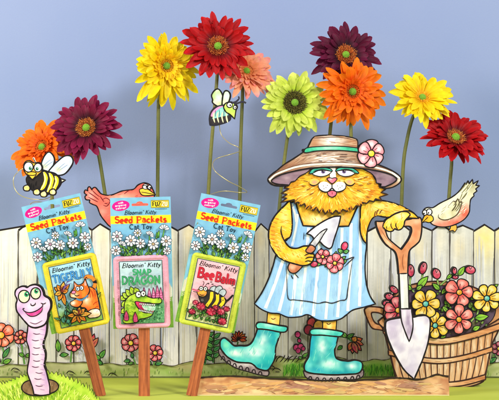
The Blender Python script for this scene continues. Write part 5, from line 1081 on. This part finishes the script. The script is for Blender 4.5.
for x, y, l in ((316, 156, 5), (336, 159.6, 8), (340, 154.6, 7), (338, 157, 9), (318, 161, 4), (322, 154, 4), (345, 161, 7)): p.stroke([(x, y), (x+l, y+.2)], .8, (100, 70, 60))
p.stroke(brim, 1.7, INK, closed=True, thick=True)
hat = p.build('hat', cat); [q.build('hat_lining', hat) for q in ho]
p = Part(st)
crown = [(307, 149, 1), (310, 142.6), (312.6, 138.2), (317, 136.2), (330, 135.6), (344, 136.6), (354, 138.8), (357, 141.6), (357, 149, 1), (344, 147.4), (330, 147), (318, 147.6)]
p.shape(crown, Wash(ST, (150, 106, 80), (.05, .3), 1.2, [(331, 141, 13, 6, (252, 248, 238), 1), (314, 143, 4, 5, (186, 124, 80), .7), (352, 143, 5, 4, (180, 120, 80), .7)]), 1.6, step=1.1)
p.hatch(crown, 36, [(180, 128, 92), (224, 194, 158), (196, 146, 104)], 2, 10, .45, dang=.1); p.stroke([(313, 138.6), (320, 138), (334, 137.4), (346, 138.6), (356, 141)], .8, (110, 74, 54)); p.build('crown', hat)
p = Part(st)
p.shape([(303.6, 152, 1), (306.4, 148.2), (318, 146.9), (330, 146.4), (344, 146.8), (356.6, 148.2, 1), (358.6, 152.4, 1), (344, 150.9), (330, 150.6), (316, 151.2), (306, 153)], Wash((76, 200, 150), (48, 164, 120), (.15, .3), 1.2, [(328, 148.5, 12, 2, (186, 236, 206), .9)]), 1.2, step=1); p.build('hat_band', hat)
p = Part(st); bloom(p, 370.6, 153.8, 13.6, 6, (246, 150, 158), (226, 84, 104), (252, 224, 60), rot=-84, wd=.92, cr=.25, w=1.5, thick=True, blend=.55, light=(255, 232, 226)); p.build('hat_flower', hat)
# ------------------------------------------------------------------ lights, world, camera
w = bpy.data.worlds.new('World'); bpy.context.scene.world = w; w.use_nodes = True
w.node_tree.nodes['Background'].inputs[0].default_value = (.92, .96, 1, 1); w.node_tree.nodes['Background'].inputs[1].default_value = .5
def lamp(name, loc, at, size, power, col=(1, 1, 1)):
    l = bpy.data.lights.new(name, 'AREA'); l.shape = 'RECTANGLE'; l.size = size[0]; l.size_y = size[1]; l.energy = power; l.color = col
    o = bpy.data.objects.new(name, l); C.objects.link(o); o.location = loc
    o.rotation_euler = (Vector(at)-Vector(loc)).to_track_quat('-Z', 'Y').to_euler()
lamp('softbox_key', (1.1, -1.7, 1.3), (0, 0, .25), (.3, .3), 34, (1, .985, .96))
lamp('softbox_fill', (-1.5, -1.0, 1.05), (-.45, .3, .5), (.4, .4), 29, (1, .93, .88))
lamp('front_fill', (.1, -2.9, .7), (0, 0, .2), (1.2, .8), 10, (1, .98, .96))  # unseen fill, added to brighten the low fence behind the cat
cd = bpy.data.cameras.new('camera'); cam = bpy.data.objects.new('camera', cd); C.objects.link(cam)
cam.location = (0, -D, H); cam.rotation_euler = (math.radians(90), 0, 0)
cd.sensor_width = 36; cd.lens = 36*D/(499*S); cd.clip_end = 50
bpy.context.scene.camera = cam
sc = bpy.context.scene; sc.view_settings.view_transform = 'Standard'; sc.view_settings.look = 'None'; sc.view_settings.exposure = 0; sc.view_settings.gamma = 1
for o in bpy.data.objects:
    if '_org' in o: del o['_org']
